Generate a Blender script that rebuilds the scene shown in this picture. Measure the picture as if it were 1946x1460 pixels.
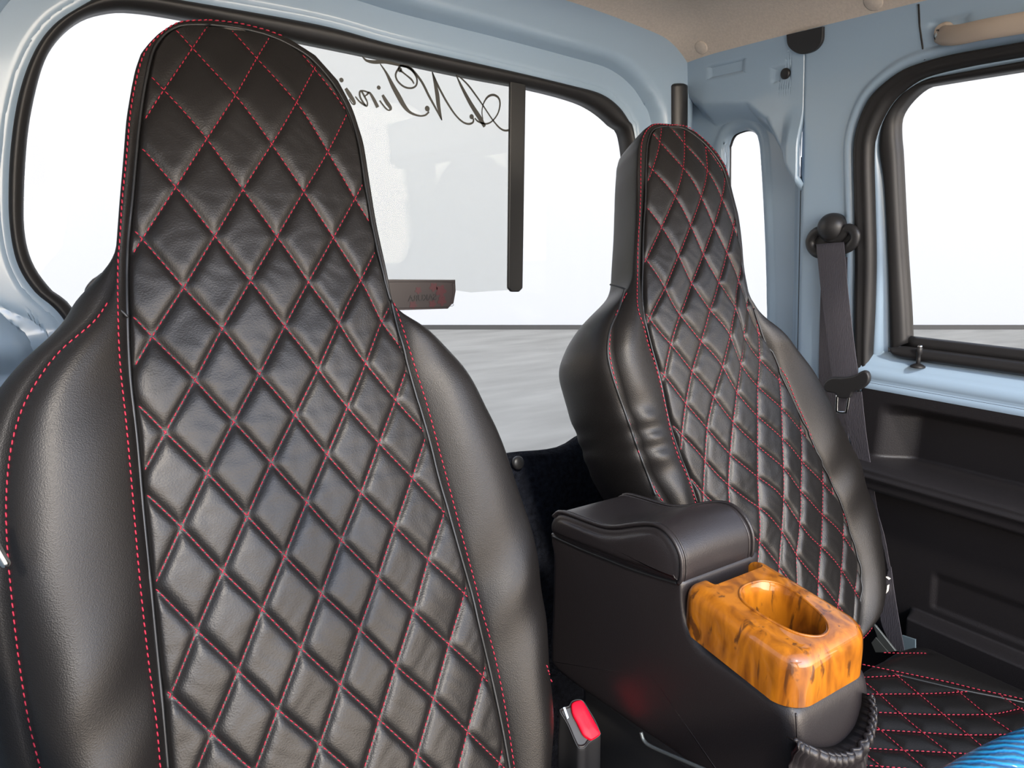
import bpy, bmesh, math, random
import numpy as np
from mathutils import Vector, Matrix
from math import sin, cos, pi, radians, atan, sqrt, exp
random.seed(4); np.random.seed(4)
for o in list(bpy.data.objects): bpy.data.objects.remove(o)
SC = bpy.context.scene
COL = SC.collection

# ------------------------------------------------------------------ camera
FPX, HY = 1405.0, 440.0
PITCH = atan((730 - HY) / FPX); YAW = atan(973 * cos(PITCH) / FPX)
CP = np.array([0.0, 0.0, 1.0])
FW = np.array([sin(YAW) * cos(PITCH), cos(YAW) * cos(PITCH), -sin(PITCH)])
RT = np.array([cos(YAW), -sin(YAW), 0.0]); UP = np.cross(RT, FW)
cd = bpy.data.cameras.new('camera'); cam = bpy.data.objects.new('camera', cd); COL.objects.link(cam)
cam.matrix_world = Matrix(((RT[0], UP[0], -FW[0], CP[0]), (RT[1], UP[1], -FW[1], CP[1]), (RT[2], UP[2], -FW[2], CP[2]), (0, 0, 0, 1)))
cd.sensor_width = 36; cd.lens = FPX / 1946 * 36; cd.clip_start = .01
SC.camera = cam

# ------------------------------------------------------------------ light
W = bpy.data.worlds.new('world'); SC.world = W; W.use_nodes = True
nt = W.node_tree; nt.nodes.clear()
wo = nt.nodes.new('ShaderNodeOutputWorld'); bg = nt.nodes.new('ShaderNodeBackground')
tc = nt.nodes.new('ShaderNodeTexCoord'); sx = nt.nodes.new('ShaderNodeSeparateXYZ')
nt.links.new(tc.outputs['Generated'], sx.inputs[0])
rmp = nt.nodes.new('ShaderNodeValToRGB'); nt.links.new(sx.outputs['Z'], rmp.inputs[0])
e = rmp.color_ramp.elements
e[0].position = 0.0; e[0].color = (1.0, .85, .68, 1)
e[1].position = .42; e[1].color = (.60, .75, 1.05, 1)
n = rmp.color_ramp.elements.new(.14); n.color = (1.0, .89, .76, 1)
# brighter sky towards the sun, which stands ahead of the cab
m0 = nt.nodes.new('ShaderNodeMath'); m0.operation = 'MULTIPLY'; nt.links.new(sx.outputs['Y'], m0.inputs[0]); m0.inputs[1].default_value = -1; m0.use_clamp = True
mp_ = nt.nodes.new('ShaderNodeMath'); mp_.operation = 'POWER'; nt.links.new(m0.outputs[0], mp_.inputs[0]); mp_.inputs[1].default_value = 4
m1 = nt.nodes.new('ShaderNodeMath'); m1.operation = 'MULTIPLY_ADD'
nt.links.new(mp_.outputs[0], m1.inputs[0]); m1.inputs[1].default_value = 9.0; m1.inputs[2].default_value = .8
nt.links.new(rmp.outputs[0], bg.inputs[0]); nt.links.new(m1.outputs[0], bg.inputs[1]); nt.links.new(bg.outputs[0], wo.inputs[0])
sl = bpy.data.lights.new('sun', 'SUN'); sl.energy = 2.2; sl.angle = radians(4); sl.color = (1.0, .93, .82)
sun = bpy.data.objects.new('sun', sl); COL.objects.link(sun)
sun.rotation_euler = Vector((0.30, 0.80, -0.62)).to_track_quat('-Z', 'Y').to_euler()
SC.view_settings.view_transform = 'Standard'; SC.view_settings.look = 'None'
SC.view_settings.exposure = 0.82; SC.view_settings.gamma = 1; SC.view_settings.use_curve_mapping = False

# ------------------------------------------------------------------ projections of the photo's points on the place's planes
def ray(x, y): return FW + RT * (x - 973) / FPX + UP * (730 - y) / FPX
def onP(x, y, n, p0):
    d = ray(x, y); n = np.array(n, float); return CP + d * (n @ (np.array(p0, float) - CP)) / (n @ d)
def onY(x, y, Y): return onP(x, y, (0, 1, 0), (0, Y, 0))
def onX(x, y, X): return onP(x, y, (1, 0, 0), (X, 0, 0))
def onZ(x, y, Z): return onP(x, y, (0, 0, 1), (0, 0, Z))
SN = np.array([1, 0, .096]); SN = SN / np.linalg.norm(SN); SP0 = np.array([1.13, 0, .76])
def onS(x, y, d=0.0): return onP(x, y, SN, SP0 - SN * d)          # right side wall, d = how far inside the cab
def S3(y, z, d=0.0):                                              # side wall point from its y and z
    return np.array([1.13 - .096 * (z - .76) - d, y, z])

# ------------------------------------------------------------------ materials
def mat(name, base=(.5, .5, .5), rough=.5, metal=0, spec=.5, coat=0, coat_rough=.05, bumps=(), var=None, sheen=0, aniso=0):
    m = bpy.data.materials.new(name); m.use_nodes = True; t = m.node_tree; b = t.nodes['Principled BSDF']
    b.inputs['Base Color'].default_value = (*base, 1); b.inputs['Roughness'].default_value = rough; b.inputs['Metallic'].default_value = metal
    b.inputs['Specular IOR Level'].default_value = spec; b.inputs['Coat Weight'].default_value = coat; b.inputs['Coat Roughness'].default_value = coat_rough
    b.inputs['Sheen Weight'].default_value = sheen
    c = t.nodes.new('ShaderNodeTexCoord'); prev = None
    for kind, scale, strength, dist in bumps:
        mp = t.nodes.new('ShaderNodeMapping'); t.links.new(c.outputs['Object'], mp.inputs[0])
        if isinstance(scale, tuple): mp.inputs['Scale'].default_value = scale; s = 1
        else: s = scale
        if kind == 'v':
            x = t.nodes.new('ShaderNodeTexVoronoi'); x.feature = 'SMOOTH_F1'; out = x.outputs['Distance']
        elif kind == 'w':
            x = t.nodes.new('ShaderNodeTexWave'); out = x.outputs['Color']
        else:
            x = t.nodes.new('ShaderNodeTexNoise'); x.inputs['Detail'].default_value = 4; out = x.outputs[0]
        x.inputs['Scale'].default_value = s; t.links.new(mp.outputs[0], x.inputs['Vector'])
        bp = t.nodes.new('ShaderNodeBump'); bp.inputs['Strength'].default_value = strength; bp.inputs['Distance'].default_value = dist
        t.links.new(out, bp.inputs['Height'])
        if prev: t.links.new(prev.outputs[0], bp.inputs['Normal'])
        prev = bp
    if prev: t.links.new(prev.outputs[0], b.inputs['Normal'])
    if var:                                                       # (scale, colour a, colour b) woven or worn colour
        x = t.nodes.new('ShaderNodeTexNoise'); x.inputs['Detail'].default_value = 6; x.inputs['Scale'].default_value = 1
        mp = t.nodes.new('ShaderNodeMapping'); t.links.new(c.outputs['Object'], mp.inputs[0])
        mp.inputs['Scale'].default_value = var[0] if isinstance(var[0], tuple) else (var[0],) * 3
        t.links.new(mp.outputs[0], x.inputs['Vector'])
        r = t.nodes.new('ShaderNodeValToRGB'); r.color_ramp.elements[0].position = .32; r.color_ramp.elements[1].position = .68
        r.color_ramp.elements[0].color = (*var[1], 1); r.color_ramp.elements[1].color = (*var[2], 1)
        t.links.new(x.outputs[0], r.inputs[0]); t.links.new(r.outputs[0], b.inputs['Base Color'])
    return m
M = {}
M['leather'] = mat('black_leather', (.0075, .0068, .0066), .42, spec=.37, bumps=[('n', 30, .14, .003), ('v', 750, .25, .0006)])
M['side_leather'] = mat('black_grained_vinyl', (.0078, .0068, .0064), .42, spec=.33, bumps=[('n', 16, .12, .003), ('v', 1100, .28, .0006)])
M['smooth_leather'] = mat('smooth_black_leather', (.014, .0112, .0115), .40, spec=.5, bumps=[('n', 22, .12, .003), ('v', 900, .22, .0005)])
M['piping'] = mat('black_piping', (.008, .008, .008), .45)
M['thread'] = mat('red_thread', (.34, .012, .033), .65, spec=.4)
M['dark_thread'] = mat('dark_thread', (.02, .02, .02), .7)
M['paint'] = mat('pale_blue_car_paint', (.30, .40, .50), .36, spec=.5, coat=.6, coat_rough=.12, bumps=[('n', 9, .10, .004)])
M['rubber'] = mat('black_rubber', (.014, .013, .013), .46, spec=.42, bumps=[('n', 300, .1, .0005)])
M['rubber_ribbed'] = mat('ribbed_black_rubber', (.018, .016, .016), .55, bumps=[('n', (900, 900, 60), .4, .001)])
M['plastic'] = mat('black_plastic', (.018, .017, .017), .42)
M['trim'] = mat('grained_black_door_trim', (.012, .0105, .0115), .5, spec=.36, bumps=[('v', 650, .35, .0006)])
M['carpet'] = mat('dark_navy_carpet', (.006, .007, .012), .95, spec=.1, bumps=[('n', 500, .8, .003)], var=(120, (.003, .0035, .006), (.013, .015, .022)))
M['headliner'] = mat('beige_headliner', (.5, .41, .33), .95, spec=.1, bumps=[('n', 500, .4, .001)], var=(240, (.53, .455, .385), (.60, .515, .435)))
M['beige'] = mat('beige_plastic', (.42, .34, .27), .45, bumps=[('n', 500, .1, .0005)])
M['webbing'] = mat('dark_grey_seatbelt_webbing', (.055, .05, .058), .6, spec=.4, bumps=[('n', (700, 700, 160), .7, .0012)])
M['chrome'] = mat('chrome', (.75, .73, .68), .16, metal=1)
M['steel'] = mat('brushed_grey_steel', (.16, .17, .16), .42, metal=.6)
M['bluegrey'] = mat('blue_grey_steel', (.12, .16, .18), .5)
M['red'] = mat('red_button_plastic', (.80, .003, .022), .45, spec=.2)
M['white_rag'] = mat('white_frayed_tape', (.55, .52, .46), .85, bumps=[('n', 400, .5, .001)])
M['lettering'] = mat('black_lettering_vinyl', (.02, .019, .014), .5)
M['sticker'] = mat('dark_brown_sticker', (.022, .014, .013), .45)
M['sticker_red'] = mat('dark_red_print', (.05, .004, .007), .45)
M['sticker_line'] = mat('dark_print', (.006, .004, .004), .45)
M['backdrop'] = mat('white_painted_wall', (.268, .276, .284), .9, spec=.1)
M['wall_line'] = mat('black_wall_line', (.01, .01, .01), .6)
M['ground'] = mat('pale_grey_floor', (.5, .5, .47), .75, spec=.2, var=((.9, 3.2, 1), (.165, .157, .137), (.222, .212, .186)), bumps=[('n', 3, .2, .01)])
M['bounce_slab'] = mat('warm_pale_bounce', (.74, .64, .52), .85, spec=.2)  # for the unseen slab that throws warm light into the cab
for k_ in ('leather', 'side_leather', 'smooth_leather'): M[k_].node_tree.nodes['Principled BSDF'].inputs['Specular Tint'].default_value = (1.0, .94, .87, 1)
# glossy burl wood
def wood():
    m = bpy.data.materials.new('glossy_orange_burl_wood'); m.use_nodes = True; t = m.node_tree; b = t.nodes['Principled BSDF']
    c = t.nodes.new('ShaderNodeTexCoord'); mp = t.nodes.new('ShaderNodeMapping'); mp.inputs['Scale'].default_value = (40, 40, 9)
    t.links.new(c.outputs['Object'], mp.inputs[0])
    n1 = t.nodes.new('ShaderNodeTexNoise'); n1.inputs['Scale'].default_value = 1.0; n1.inputs['Detail'].default_value = 8; n1.inputs['Distortion'].default_value = 1.6
    t.links.new(mp.outputs[0], n1.inputs['Vector'])
    r = t.nodes.new('ShaderNodeValToRGB'); r.color_ramp.elements[0].position = .30; r.color_ramp.elements[0].color = (.13, .034, .003, 1)
    r.color_ramp.elements[1].position = .62; r.color_ramp.elements[1].color = (.37, .118, .006, 1)
    t.links.new(n1.outputs[0], r.inputs[0])
    mp2 = t.nodes.new('ShaderNodeMapping'); mp2.inputs['Scale'].default_value = (75, 75, 28); t.links.new(c.outputs['Object'], mp2.inputs[0])
    n2 = t.nodes.new('ShaderNodeTexNoise'); n2.inputs['Scale'].default_value = 1.0; n2.inputs['Detail'].default_value = 5; n2.inputs['Distortion'].default_value = .6
    t.links.new(mp2.outputs[0], n2.inputs['Vector'])
    r2 = t.nodes.new('ShaderNodeValToRGB'); r2.color_ramp.elements[0].position = .58; r2.color_ramp.elements[0].color = (0, 0, 0, 1); r2.color_ramp.elements[1].position = .65; r2.color_ramp.elements[1].color = (.85, .85, .85, 1)
    t.links.new(n2.outputs[0], r2.inputs[0])
    mx = t.nodes.new('ShaderNodeMix'); mx.data_type = 'RGBA'; t.links.new(r2.outputs[0], mx.inputs[0]); t.links.new(r.outputs[0], mx.inputs[6]); mx.inputs[7].default_value = (.055, .018, .005, 1)
    t.links.new(mx.outputs[2], b.inputs['Base Color'])
    b.inputs['Roughness'].default_value = .35; b.inputs['Coat Weight'].default_value = .8; b.inputs['Coat Roughness'].default_value = .03; b.inputs['Specular IOR Level'].default_value = .2
    return m
M['wood'] = wood()
def blue():
    m = mat('glossy_blue_woven_vinyl', (.01, .32, .62), .22, coat=.6, coat_rough=.08)
    t = m.node_tree; b = t.nodes['Principled BSDF']; c = t.nodes.new('ShaderNodeTexCoord')
    w = t.nodes.new('ShaderNodeTexWave'); w.bands_direction = 'DIAGONAL'; w.inputs['Scale'].default_value = 110; w.inputs['Distortion'].default_value = 3.5; w.inputs['Detail'].default_value = 3
    t.links.new(c.outputs['Object'], w.inputs['Vector'])
    r = t.nodes.new('ShaderNodeValToRGB'); r.color_ramp.elements[0].color = (.003, .09, .25, 1); r.color_ramp.elements[1].color = (.010, .27, .50, 1)
    t.links.new(w.outputs['Color'], r.inputs[0]); t.links.new(r.outputs[0], b.inputs['Base Color'])
    bp = t.nodes.new('ShaderNodeBump'); bp.inputs['Strength'].default_value = .6; bp.inputs['Distance'].default_value = .0015
    t.links.new(w.outputs['Color'], bp.inputs['Height']); t.links.new(bp.outputs[0], b.inputs['Normal'])
    return m
M['blue'] = blue()
def glass(name, tint, gl=.06):
    m = bpy.data.materials.new(name); m.use_nodes = True; t = m.node_tree; t.nodes.clear()
    o = t.nodes.new('ShaderNodeOutputMaterial'); tr = t.nodes.new('ShaderNodeBsdfTransparent'); tr.inputs[0].default_value = (*tint, 1)
    g = t.nodes.new('ShaderNodeBsdfGlossy'); g.inputs['Roughness'].default_value = .02; g.inputs[0].default_value = (.9, .9, .9, 1)
    fr = t.nodes.new('ShaderNodeFresnel'); fr.inputs[0].default_value = 1.14
    mx = t.nodes.new('ShaderNodeMixShader'); t.links.new(fr.outputs[0], mx.inputs[0]); t.links.new(tr.outputs[0], mx.inputs[1]); t.links.new(g.outputs[0], mx.inputs[2])
    t.links.new(mx.outputs[0], o.inputs[0]); return m
M['glass'] = glass('clear_window_glass', (.99, .99, .99))
M['reflection_glass'] = glass('reflection_grey_window_glass', (.86, .865, .845))  # its grey stands in for reflections on the rear glass

# ------------------------------------------------------------------ object helpers
def tag(o, label=None, cat=None, group=None, kind=None):
    if label: o['label'] = label
    if cat: o['category'] = cat
    if group: o['group'] = group
    if kind: o['kind'] = kind
    return o
def thing(name, loc, label=None, cat=None, group=None, kind=None):
    o = bpy.data.objects.new(name, None); o.empty_display_size = .03; o.location = Vector([float(c) for c in loc]); COL.objects.link(o)
    return tag(o, label, cat, group, kind)
def root_loc(p):
    while p.parent: p = p.parent
    return np.array(p.location[:])
def mesh(name, V, F, m, parent=None, smooth=True, sharp=None, loc=None, solid=None, bevel=None, sub=0):
    V = np.asarray(V, float).reshape(-1, 3); off = root_loc(parent) if parent else (np.array(loc, float) if loc is not None else V.mean(0))
    me = bpy.data.meshes.new(name); me.from_pydata((V - off).tolist(), [], [list(map(int, f)) for f in F]); me.update()
    bm = bmesh.new(); bm.from_mesh(me); bmesh.ops.recalc_face_normals(bm, faces=bm.faces); bm.to_mesh(me); bm.free()
    if smooth:
        me.polygons.foreach_set('use_smooth', [True] * len(me.polygons))
        if sharp: me.set_sharp_from_angle(angle=radians(sharp))
    if smooth:
        for p_ in me.polygons:
            if len(p_.vertices) > 8: p_.use_smooth = False
    me.materials.append(m); o = bpy.data.objects.new(name, me); COL.objects.link(o)
    if parent: o.parent = parent
    else: o.location = Vector(off.tolist())
    if solid: s = o.modifiers.new('solid', 'SOLIDIFY'); s.thickness = solid; s.offset = 0
    if bevel: s = o.modifiers.new('bevel', 'BEVEL'); s.width = bevel; s.segments = 3; s.limit_method = 'ANGLE'; s.angle_limit = radians(35)
    if sub: s = o.modifiers.new('sub', 'SUBSURF'); s.levels = sub; s.render_levels = sub
    return o
class Buf:
    def __init__(s): s.V = []; s.F = []
    def add(s, V, F):
        n = len(s.V); s.V += [tuple(map(float, v)) for v in V]; s.F += [[i + n for i in f] for f in F]
    def build(s, name, m, parent=None, **k): return mesh(name, s.V, s.F, m, parent, **k)
def grid(P, close_u=False, close_v=False):
    P = np.asarray(P, float); a, b = P.shape[:2]; F = []
    for i in range(a if close_u else a - 1):
        i2 = (i + 1) % a
        for j in range(b if close_v else b - 1):
            j2 = (j + 1) % b; F.append((i * b + j, i2 * b + j, i2 * b + j2, i * b + j2))
    return P.reshape(-1, 3), F
def resample(P, n, closed=False):
    P = np.asarray(P, float)
    if closed: P = np.vstack([P, P[:1]])
    d = np.r_[0, np.cumsum(np.linalg.norm(np.diff(P, axis=0), axis=1))]
    t = np.linspace(0, d[-1], n, endpoint=not closed)
    return np.stack([np.interp(t, d, P[:, k]) for k in range(P.shape[1])], 1)
def catmull(P, k=8, closed=False):
    P = np.asarray(P, float); n = len(P); out = []
    Q = np.vstack([P[-1:], P, P[:2]]) if closed else np.vstack([2 * P[0] - P[1], P, 2 * P[-1] - P[-2]])
    for i in range(n if closed else n - 1):
        a, b, c, d = Q[i:i + 4]
        for s in np.linspace(0, 1, k, endpoint=False):
            out.append(.5 * (2 * b + (c - a) * s + (2 * a - 5 * b + 4 * c - d) * s * s + (3 * b - a - 3 * c + d) * s ** 3))
    if not closed: out.append(P[-1])
    return np.array(out)
def tube(P, r, n=10, closed=False, rfun=None, flat=None, nrm=None):
    """swept tube; flat=(a,b) ellipse radii with nrm as the b direction"""
    P = np.asarray(P, float); N = len(P)
    if closed: T = np.roll(P, -1, 0) - np.roll(P, 1, 0)
    else: T = np.gradient(P, axis=0)
    T /= np.linalg.norm(T, axis=1)[:, None] + 1e-12
    rings = []; up = np.array([0, 0, 1.0]) if abs(T[0][2]) < .9 else np.array([1.0, 0, 0]); prev = None
    for i in range(N):
        if nrm is not None: b = np.array(nrm, float); b = b - T[i] * (b @ T[i]); b /= np.linalg.norm(b); a = np.cross(T[i], b)
        else:
            if prev is None: prev = up
            b = prev - T[i] * (prev @ T[i]); b /= np.linalg.norm(b); prev = b; a = np.cross(T[i], b)
        ra, rb = (flat if flat else (r, r)); k = rfun(i / (N - 1)) if rfun else 1
        rings.append([P[i] + k * (a * ra * cos(q) + b * rb * sin(q)) for q in np.linspace(0, 2 * pi, n, endpoint=False)])
    V, F = grid(rings, close_u=closed, close_v=True)
    if not closed:
        F = list(F); F.append(tuple(range(n))[::-1]); F.append(tuple((N - 1) * n + j for j in range(n)))
    return V, F
def prism(poly, depth_vec):
    poly = np.asarray(poly, float); n = len(poly); V = np.vstack([poly, poly + np.array(depth_vec, float)])
    F = [tuple(range(n)), tuple(range(2 * n - 1, n - 1, -1))] + [(i, (i + 1) % n, n + (i + 1) % n, n + i) for i in range(n)]
    return V, F
def box(c, s, R=None):
    c = np.array(c, float); s = np.array(s, float) / 2
    V = np.array([[x, y, z] for x in (-1, 1) for y in (-1, 1) for z in (-1, 1)]) * s
    if R is not None: V = V @ np.array(R).T
    return V + c, [(0, 1, 3, 2), (4, 6, 7, 5), (0, 4, 5, 1), (2, 3, 7, 6), (0, 2, 6, 4), (1, 5, 7, 3)]
def lathe(prof, c, axis, n=28):
    """prof = list of (r, h) along axis"""
    ax = np.array(axis, float); ax /= np.linalg.norm(ax); u = np.cross(ax, [0, 0, 1.0]) if abs(ax[2]) < .9 else np.cross(ax, [1.0, 0, 0]); u /= np.linalg.norm(u); w = np.cross(ax, u)
    R = [[np.array(c) + ax * h + r * (u * cos(q) + w * sin(q)) for q in np.linspace(0, 2 * pi, n, endpoint=False)] for r, h in prof]
    V, F = grid(R, close_v=True); F = list(F); F.append(tuple(range(n))); F.append(tuple(range((len(prof) - 1) * n, len(prof) * n))[::-1]); return V, F
def sm(a, b, x):
    t = np.clip((np.asarray(x, float) - a) / (b - a), 0, 1); return t * t * (3 - 2 * t)
def dashes(buf, P, nrm, L=.0046, gap=.0011, r=.00054, lift=.0004, twist=.10):
    """row of thread stitches along P (world points) with surface normals nrm"""
    P = np.asarray(P, float)
    if len(P) < 2: return
    d = np.r_[0, np.cumsum(np.linalg.norm(np.diff(P, axis=0), axis=1))]
    if d[-1] < .004: return
    nrm = np.broadcast_to(np.asarray(nrm, float), P.shape)
    at = lambda t, A: np.array([np.interp(t, d, A[:, k]) for k in range(3)])
    t = 0
    while t + L * .6 < d[-1]:
        a = at(t, P); b = at(min(t + L, d[-1]), P); nn = at(t, nrm); nn = nn / np.linalg.norm(nn); T = b - a; ln = np.linalg.norm(T)
        if ln < 1e-5: t += L; continue
        T /= ln; s = np.cross(nn, T); s /= np.linalg.norm(s)
        a = a - s * twist * r * 4; b = b + s * twist * r * 4
        V = [a + nn * (lift - r)]
        for q, k in ((.22, 1), (.78, 1)):
            c = a + (b - a) * q + nn * lift
            V += [c + s * r, c + nn * r * 1.1, c - s * r, c - nn * r]
        V.append(b + nn * (lift - r))
        F = [(0, 1 + i, 1 + (i + 1) % 4) for i in range(4)] + [(1 + i, 5 + i, 5 + (i + 1) % 4, 1 + (i + 1) % 4) for i in range(4)] + [(9, 5 + (i + 1) % 4, 5 + i) for i in range(4)]
        buf.add(V, F); t += L + gap

def text_mesh(name, curve, m, parent):
    t = bpy.data.objects.new(name + '_curve', curve); COL.objects.link(t); bpy.context.view_layer.update()
    me = bpy.data.meshes.new_from_object(t.evaluated_get(bpy.context.evaluated_depsgraph_get())); bpy.data.objects.remove(t); me.materials.clear(); me.materials.append(m)
    o = bpy.data.objects.new(name, me); COL.objects.link(o); o.parent = parent; return o

# ------------------------------------------------------------------ outside
gz = -.5
V, F = grid([[(x, y, gz) for x in (-30, 0, 30)] for y in (-30, 0, 14)])
tag(mesh('ground', V, F, M['ground'], smooth=False, loc=(0, 0, gz)), kind='structure')
V, F = box((0, -16, gz + .01), (40, 30, .02)); tag(mesh('bounce_slab', V, F, M['bounce_slab'], smooth=False), kind='structure')  # unseen slab added ahead of the cab to bounce warm light inside
# white wall with a black line along its foot, square to the camera's heading
hd = np.array([sin(YAW), cos(YAW), 0]); hr = np.array([cos(YAW), -sin(YAW), 0])
DW = 11.2
P = onZ(960, 626, gz); DW = float(P @ hd)
a = hd * DW - hr * 14 + np.array([0, 0, gz]); b = hd * DW + hr * 14 + np.array([0, 0, gz])
Vw, Fw = prism([a, b, b + [0, 0, 9], a + [0, 0, 9]], hd * .2)
tag(mesh('wall_back', Vw, Fw, M['backdrop'], smooth=False), kind='structure')
Vw, Fw = prism([a, b, b + [0, 0, .07], a + [0, 0, .07]], -hd * .03)
tag(mesh('baseboard_back', Vw, Fw, M['wall_line'], smooth=False), kind='structure')

# ------------------------------------------------------------------ rear wall and its window
RY = 1.05
px_in = [(139, 590), (96, 551), (62, 503), (46, 446), (44, 369), (50, 268), (62, 192), (82, 120), (110, 72), (149, 38), (192, 22), (249, 18), (355, 34), (556, 74), (744, 113), (888, 144), (998, 165), (1079, 185), (1127, 204), (1166, 235), (1190, 273)]
px_out = [(120, 613), (62, 556), (29, 503), (14, 430), (12, 350), (17, 268), (29, 192), (46, 134), (72, 81), (105, 43), (149, 14), (190, -8), (249, -14), (345, 0), (599, 45), (744, 84), (936, 127), (1079, 161), (1137, 177), (1171, 201), (1190, 230), (1200, 262)]
inn = [onY(x, y, RY) for x, y in px_in]; out = [onY(x, y, RY) for x, y in px_out]
botz = .60
tail_in = [(.99, .98), (.988, .86), (.98, .74), (.94, .63), (.84, .585), (.70, .578), (.5, .578), (.32, .60), (.18, .69), (.105, .80)]
tail_out = [(1.015, .98), (1.013, .85), (1.005, .72), (.96, .61), (.85, .558), (.70, .55), (.5, .55), (.30, .575), (.155, .67), (.08, .79)]
inn = np.array([[p[0], RY, p[2]] for p in inn] + [[x, RY, z] for x, z in tail_in])
out = np.array([[p[0], RY, p[2]] for p in out] + [[x, RY, z] for x, z in tail_out])
NB = 420
def by_angle(P, n=NB, c=(.5, RY, .93)):
    P = catmull(P, 8, True); v = P - np.array(c); ang = np.unwrap(np.arctan2(v[:, 2], v[:, 0]))
    if ang[-1] < ang[0]: P = P[::-1]; v = P - np.array(c); ang = np.arctan2(v[:, 2], v[:, 0])
    ang = np.mod(np.arctan2(v[:, 2], v[:, 0]), 2 * pi); o = np.argsort(ang); ang = ang[o]; P = P[o]
    t = np.linspace(0, 2 * pi, n, endpoint=False)
    return np.stack([np.interp(t, np.r_[ang[-1] - 2 * pi, ang, ang[0] + 2 * pi], np.r_[P[-1:, k], P[:, k], P[:1, k]]) for k in range(3)], 1)
LI, LO = by_angle(inn), by_angle(out)
def head_z(x):                                                    # arched edge where the headliner meets the metal
    u = (np.asarray(x, float) - .53) / .55; return 1.342 - .045 * np.abs(u) ** 2.2
# outer boundary of the rear wall
outer = []
cx, cz = .5, .93
for i in range(NB):
    q = 2 * pi * i / NB; dx, dz = cos(q), sin(q); t = 10
    if dx > 0: t = min(t, (1.118 - cx) / dx)
    if dx < 0: t = min(t, (-.13 - cx) / dx)
    if dz < 0: t = min(t, (.0 - cz) / dz)
    if dz > 0:
        tt = .45
        for _ in range(12): tt = (float(head_z(cx + min(t, tt / 1) * dx)) + .03 - cz) / dz if False else tt
        s = .1
        while s < t and cz + s * dz < float(head_z(cx + s * dx)) + .03: s += .002
        t = min(t, s)
    outer.append((cx + dx * t, RY, cz + dz * t))
outer = np.array(outer)
rings = []
ks = np.r_[np.linspace(0, .4, 90), np.linspace(.41, 1, 60)]
for k in ks:
    P = LO * (1 - k) + outer * k; d = np.linalg.norm(P - LO, axis=1); P = P.copy()
    # nearest distance to the rubber loop
    nd = np.min(np.linalg.norm(P[:, None, :] - LO[None, :, :], axis=2), axis=1)
    x, z = P[:, 0], P[:, 2]
    up = sm(.62, .75, z)
    h = -.004 * (1 - sm(.002, .007, nd)) + .002 * sm(.0, .004, nd)
    h = h + up * (.024 * sm(.045, .062, nd)) - .002 * np.exp(-((nd - .008) / .002) ** 2)
    # pressed grooves low on the left
    left = (x < .16) & (z < 1.0)
    g = np.abs(z - (.915 - .62 * np.clip(x + .01, 0, 1) - .0)); h = h - np.where(left & (nd > .02), .0022 * np.exp(-(g / .005) ** 2), 0)
    h = h - np.where(x < .2, .030 * (1 - sm(.835, .872, z)), 0) + np.where(x < .2, .003 * np.exp(-((z - .874) / .005) ** 2), 0)
    # turns into the corner at the right
    h = h - .03 * sm(1.085, 1.118, x)
    P[:, 1] = RY - h; rings.append(P)
V, F = grid(rings, close_v=True)
wr = mesh('wall_rear', V, F, M['paint'], loc=(.5, RY, 0), solid=None); wr['kind'] = 'structure'
s = wr.modifiers.new('solid', 'SOLIDIFY'); s.thickness = .012; s.offset = -1
# pressed details on the rear wall (screws, oval boss)
for (x, y, r) in ((567, 17, .0035), (960, 108, .0035), (1252, 160, .002)):
    p = onY(x, y, RY - .004); V, F = lathe([(r * 1.3, .0005), (r * 1.3, .0012), (r * .9, .0025), (r * .45, .0025), (r * .3, .0012)], p + [0, .0, 0], (0, -1, 0), 20)
    tag(mesh('screw', V, F, M['paint'], wr), 'small pressed rivet in the rear cab wall')
ov = catmull([onY(x, y, RY - .0035) for x, y in ((1153, 158), (1160, 153), (1170, 158), (1184, 175), (1187, 190), (1180, 196), (1172, 190), (1158, 174))], 6, True)
V, F = tube(ov, .0011, 6, True); mesh('pressed_boss', V, F, M['paint'], wr)

win = thing('window_1', (.5, RY, .6), kind='structure')
# seal: a cushion profile between the two loops, with a lip
rr = []
for k, h in ((-.05, .0), (-.02, .005), (.08, .009), (.2, .0115), (.35, .0135), (.5, .0145), (.65, .0145), (.8, .0125), (.92, .008), (1.0, .003), (1.03, -.004)):
    P = LI * (1 - k) + LO * k; P = P.copy(); P[:, 1] = RY - h; rr.append(P)
bk = LO * 1.0; bk = bk.copy(); bk[:, 1] = RY + .02; rr.append(bk)
bk = LI * 1.0; bk = bk.copy(); bk[:, 1] = RY + .02; rr.append(bk)
V, F = grid(rr, close_u=True, close_v=True); mesh('rubber_seal', V, F, M['rubber'], win)
pane = LI * 1.06 - LI.mean(0) * .06; pane[:, 1] = RY + .004
pane = LI + (LO - LI) * .4; pane[:, 1] = RY + .004
V, F = prism(pane, (0, .004, 0)); mesh('glass_pane', V, F, M['glass'], win, smooth=False)
# added pane left of the upright bar, greyed to imitate reflections
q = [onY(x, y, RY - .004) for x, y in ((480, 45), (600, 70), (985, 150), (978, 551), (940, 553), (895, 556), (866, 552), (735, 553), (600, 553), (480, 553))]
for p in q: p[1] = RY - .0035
V, F = prism(q, (0, .003, 0)); mesh('reflection_pane', V, F, M['reflection_glass'], win, smooth=False)
q = [onY(x, y, RY - .008) for x, y in ((970, 148), (1000, 155), (994, 548), (987, 555), (972, 555), (966, 548))]
V, F = prism(q, (0, .006, 0)); mesh('window_bar', V, F, M['piping'], win, smooth=False, bevel=.002)

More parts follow.
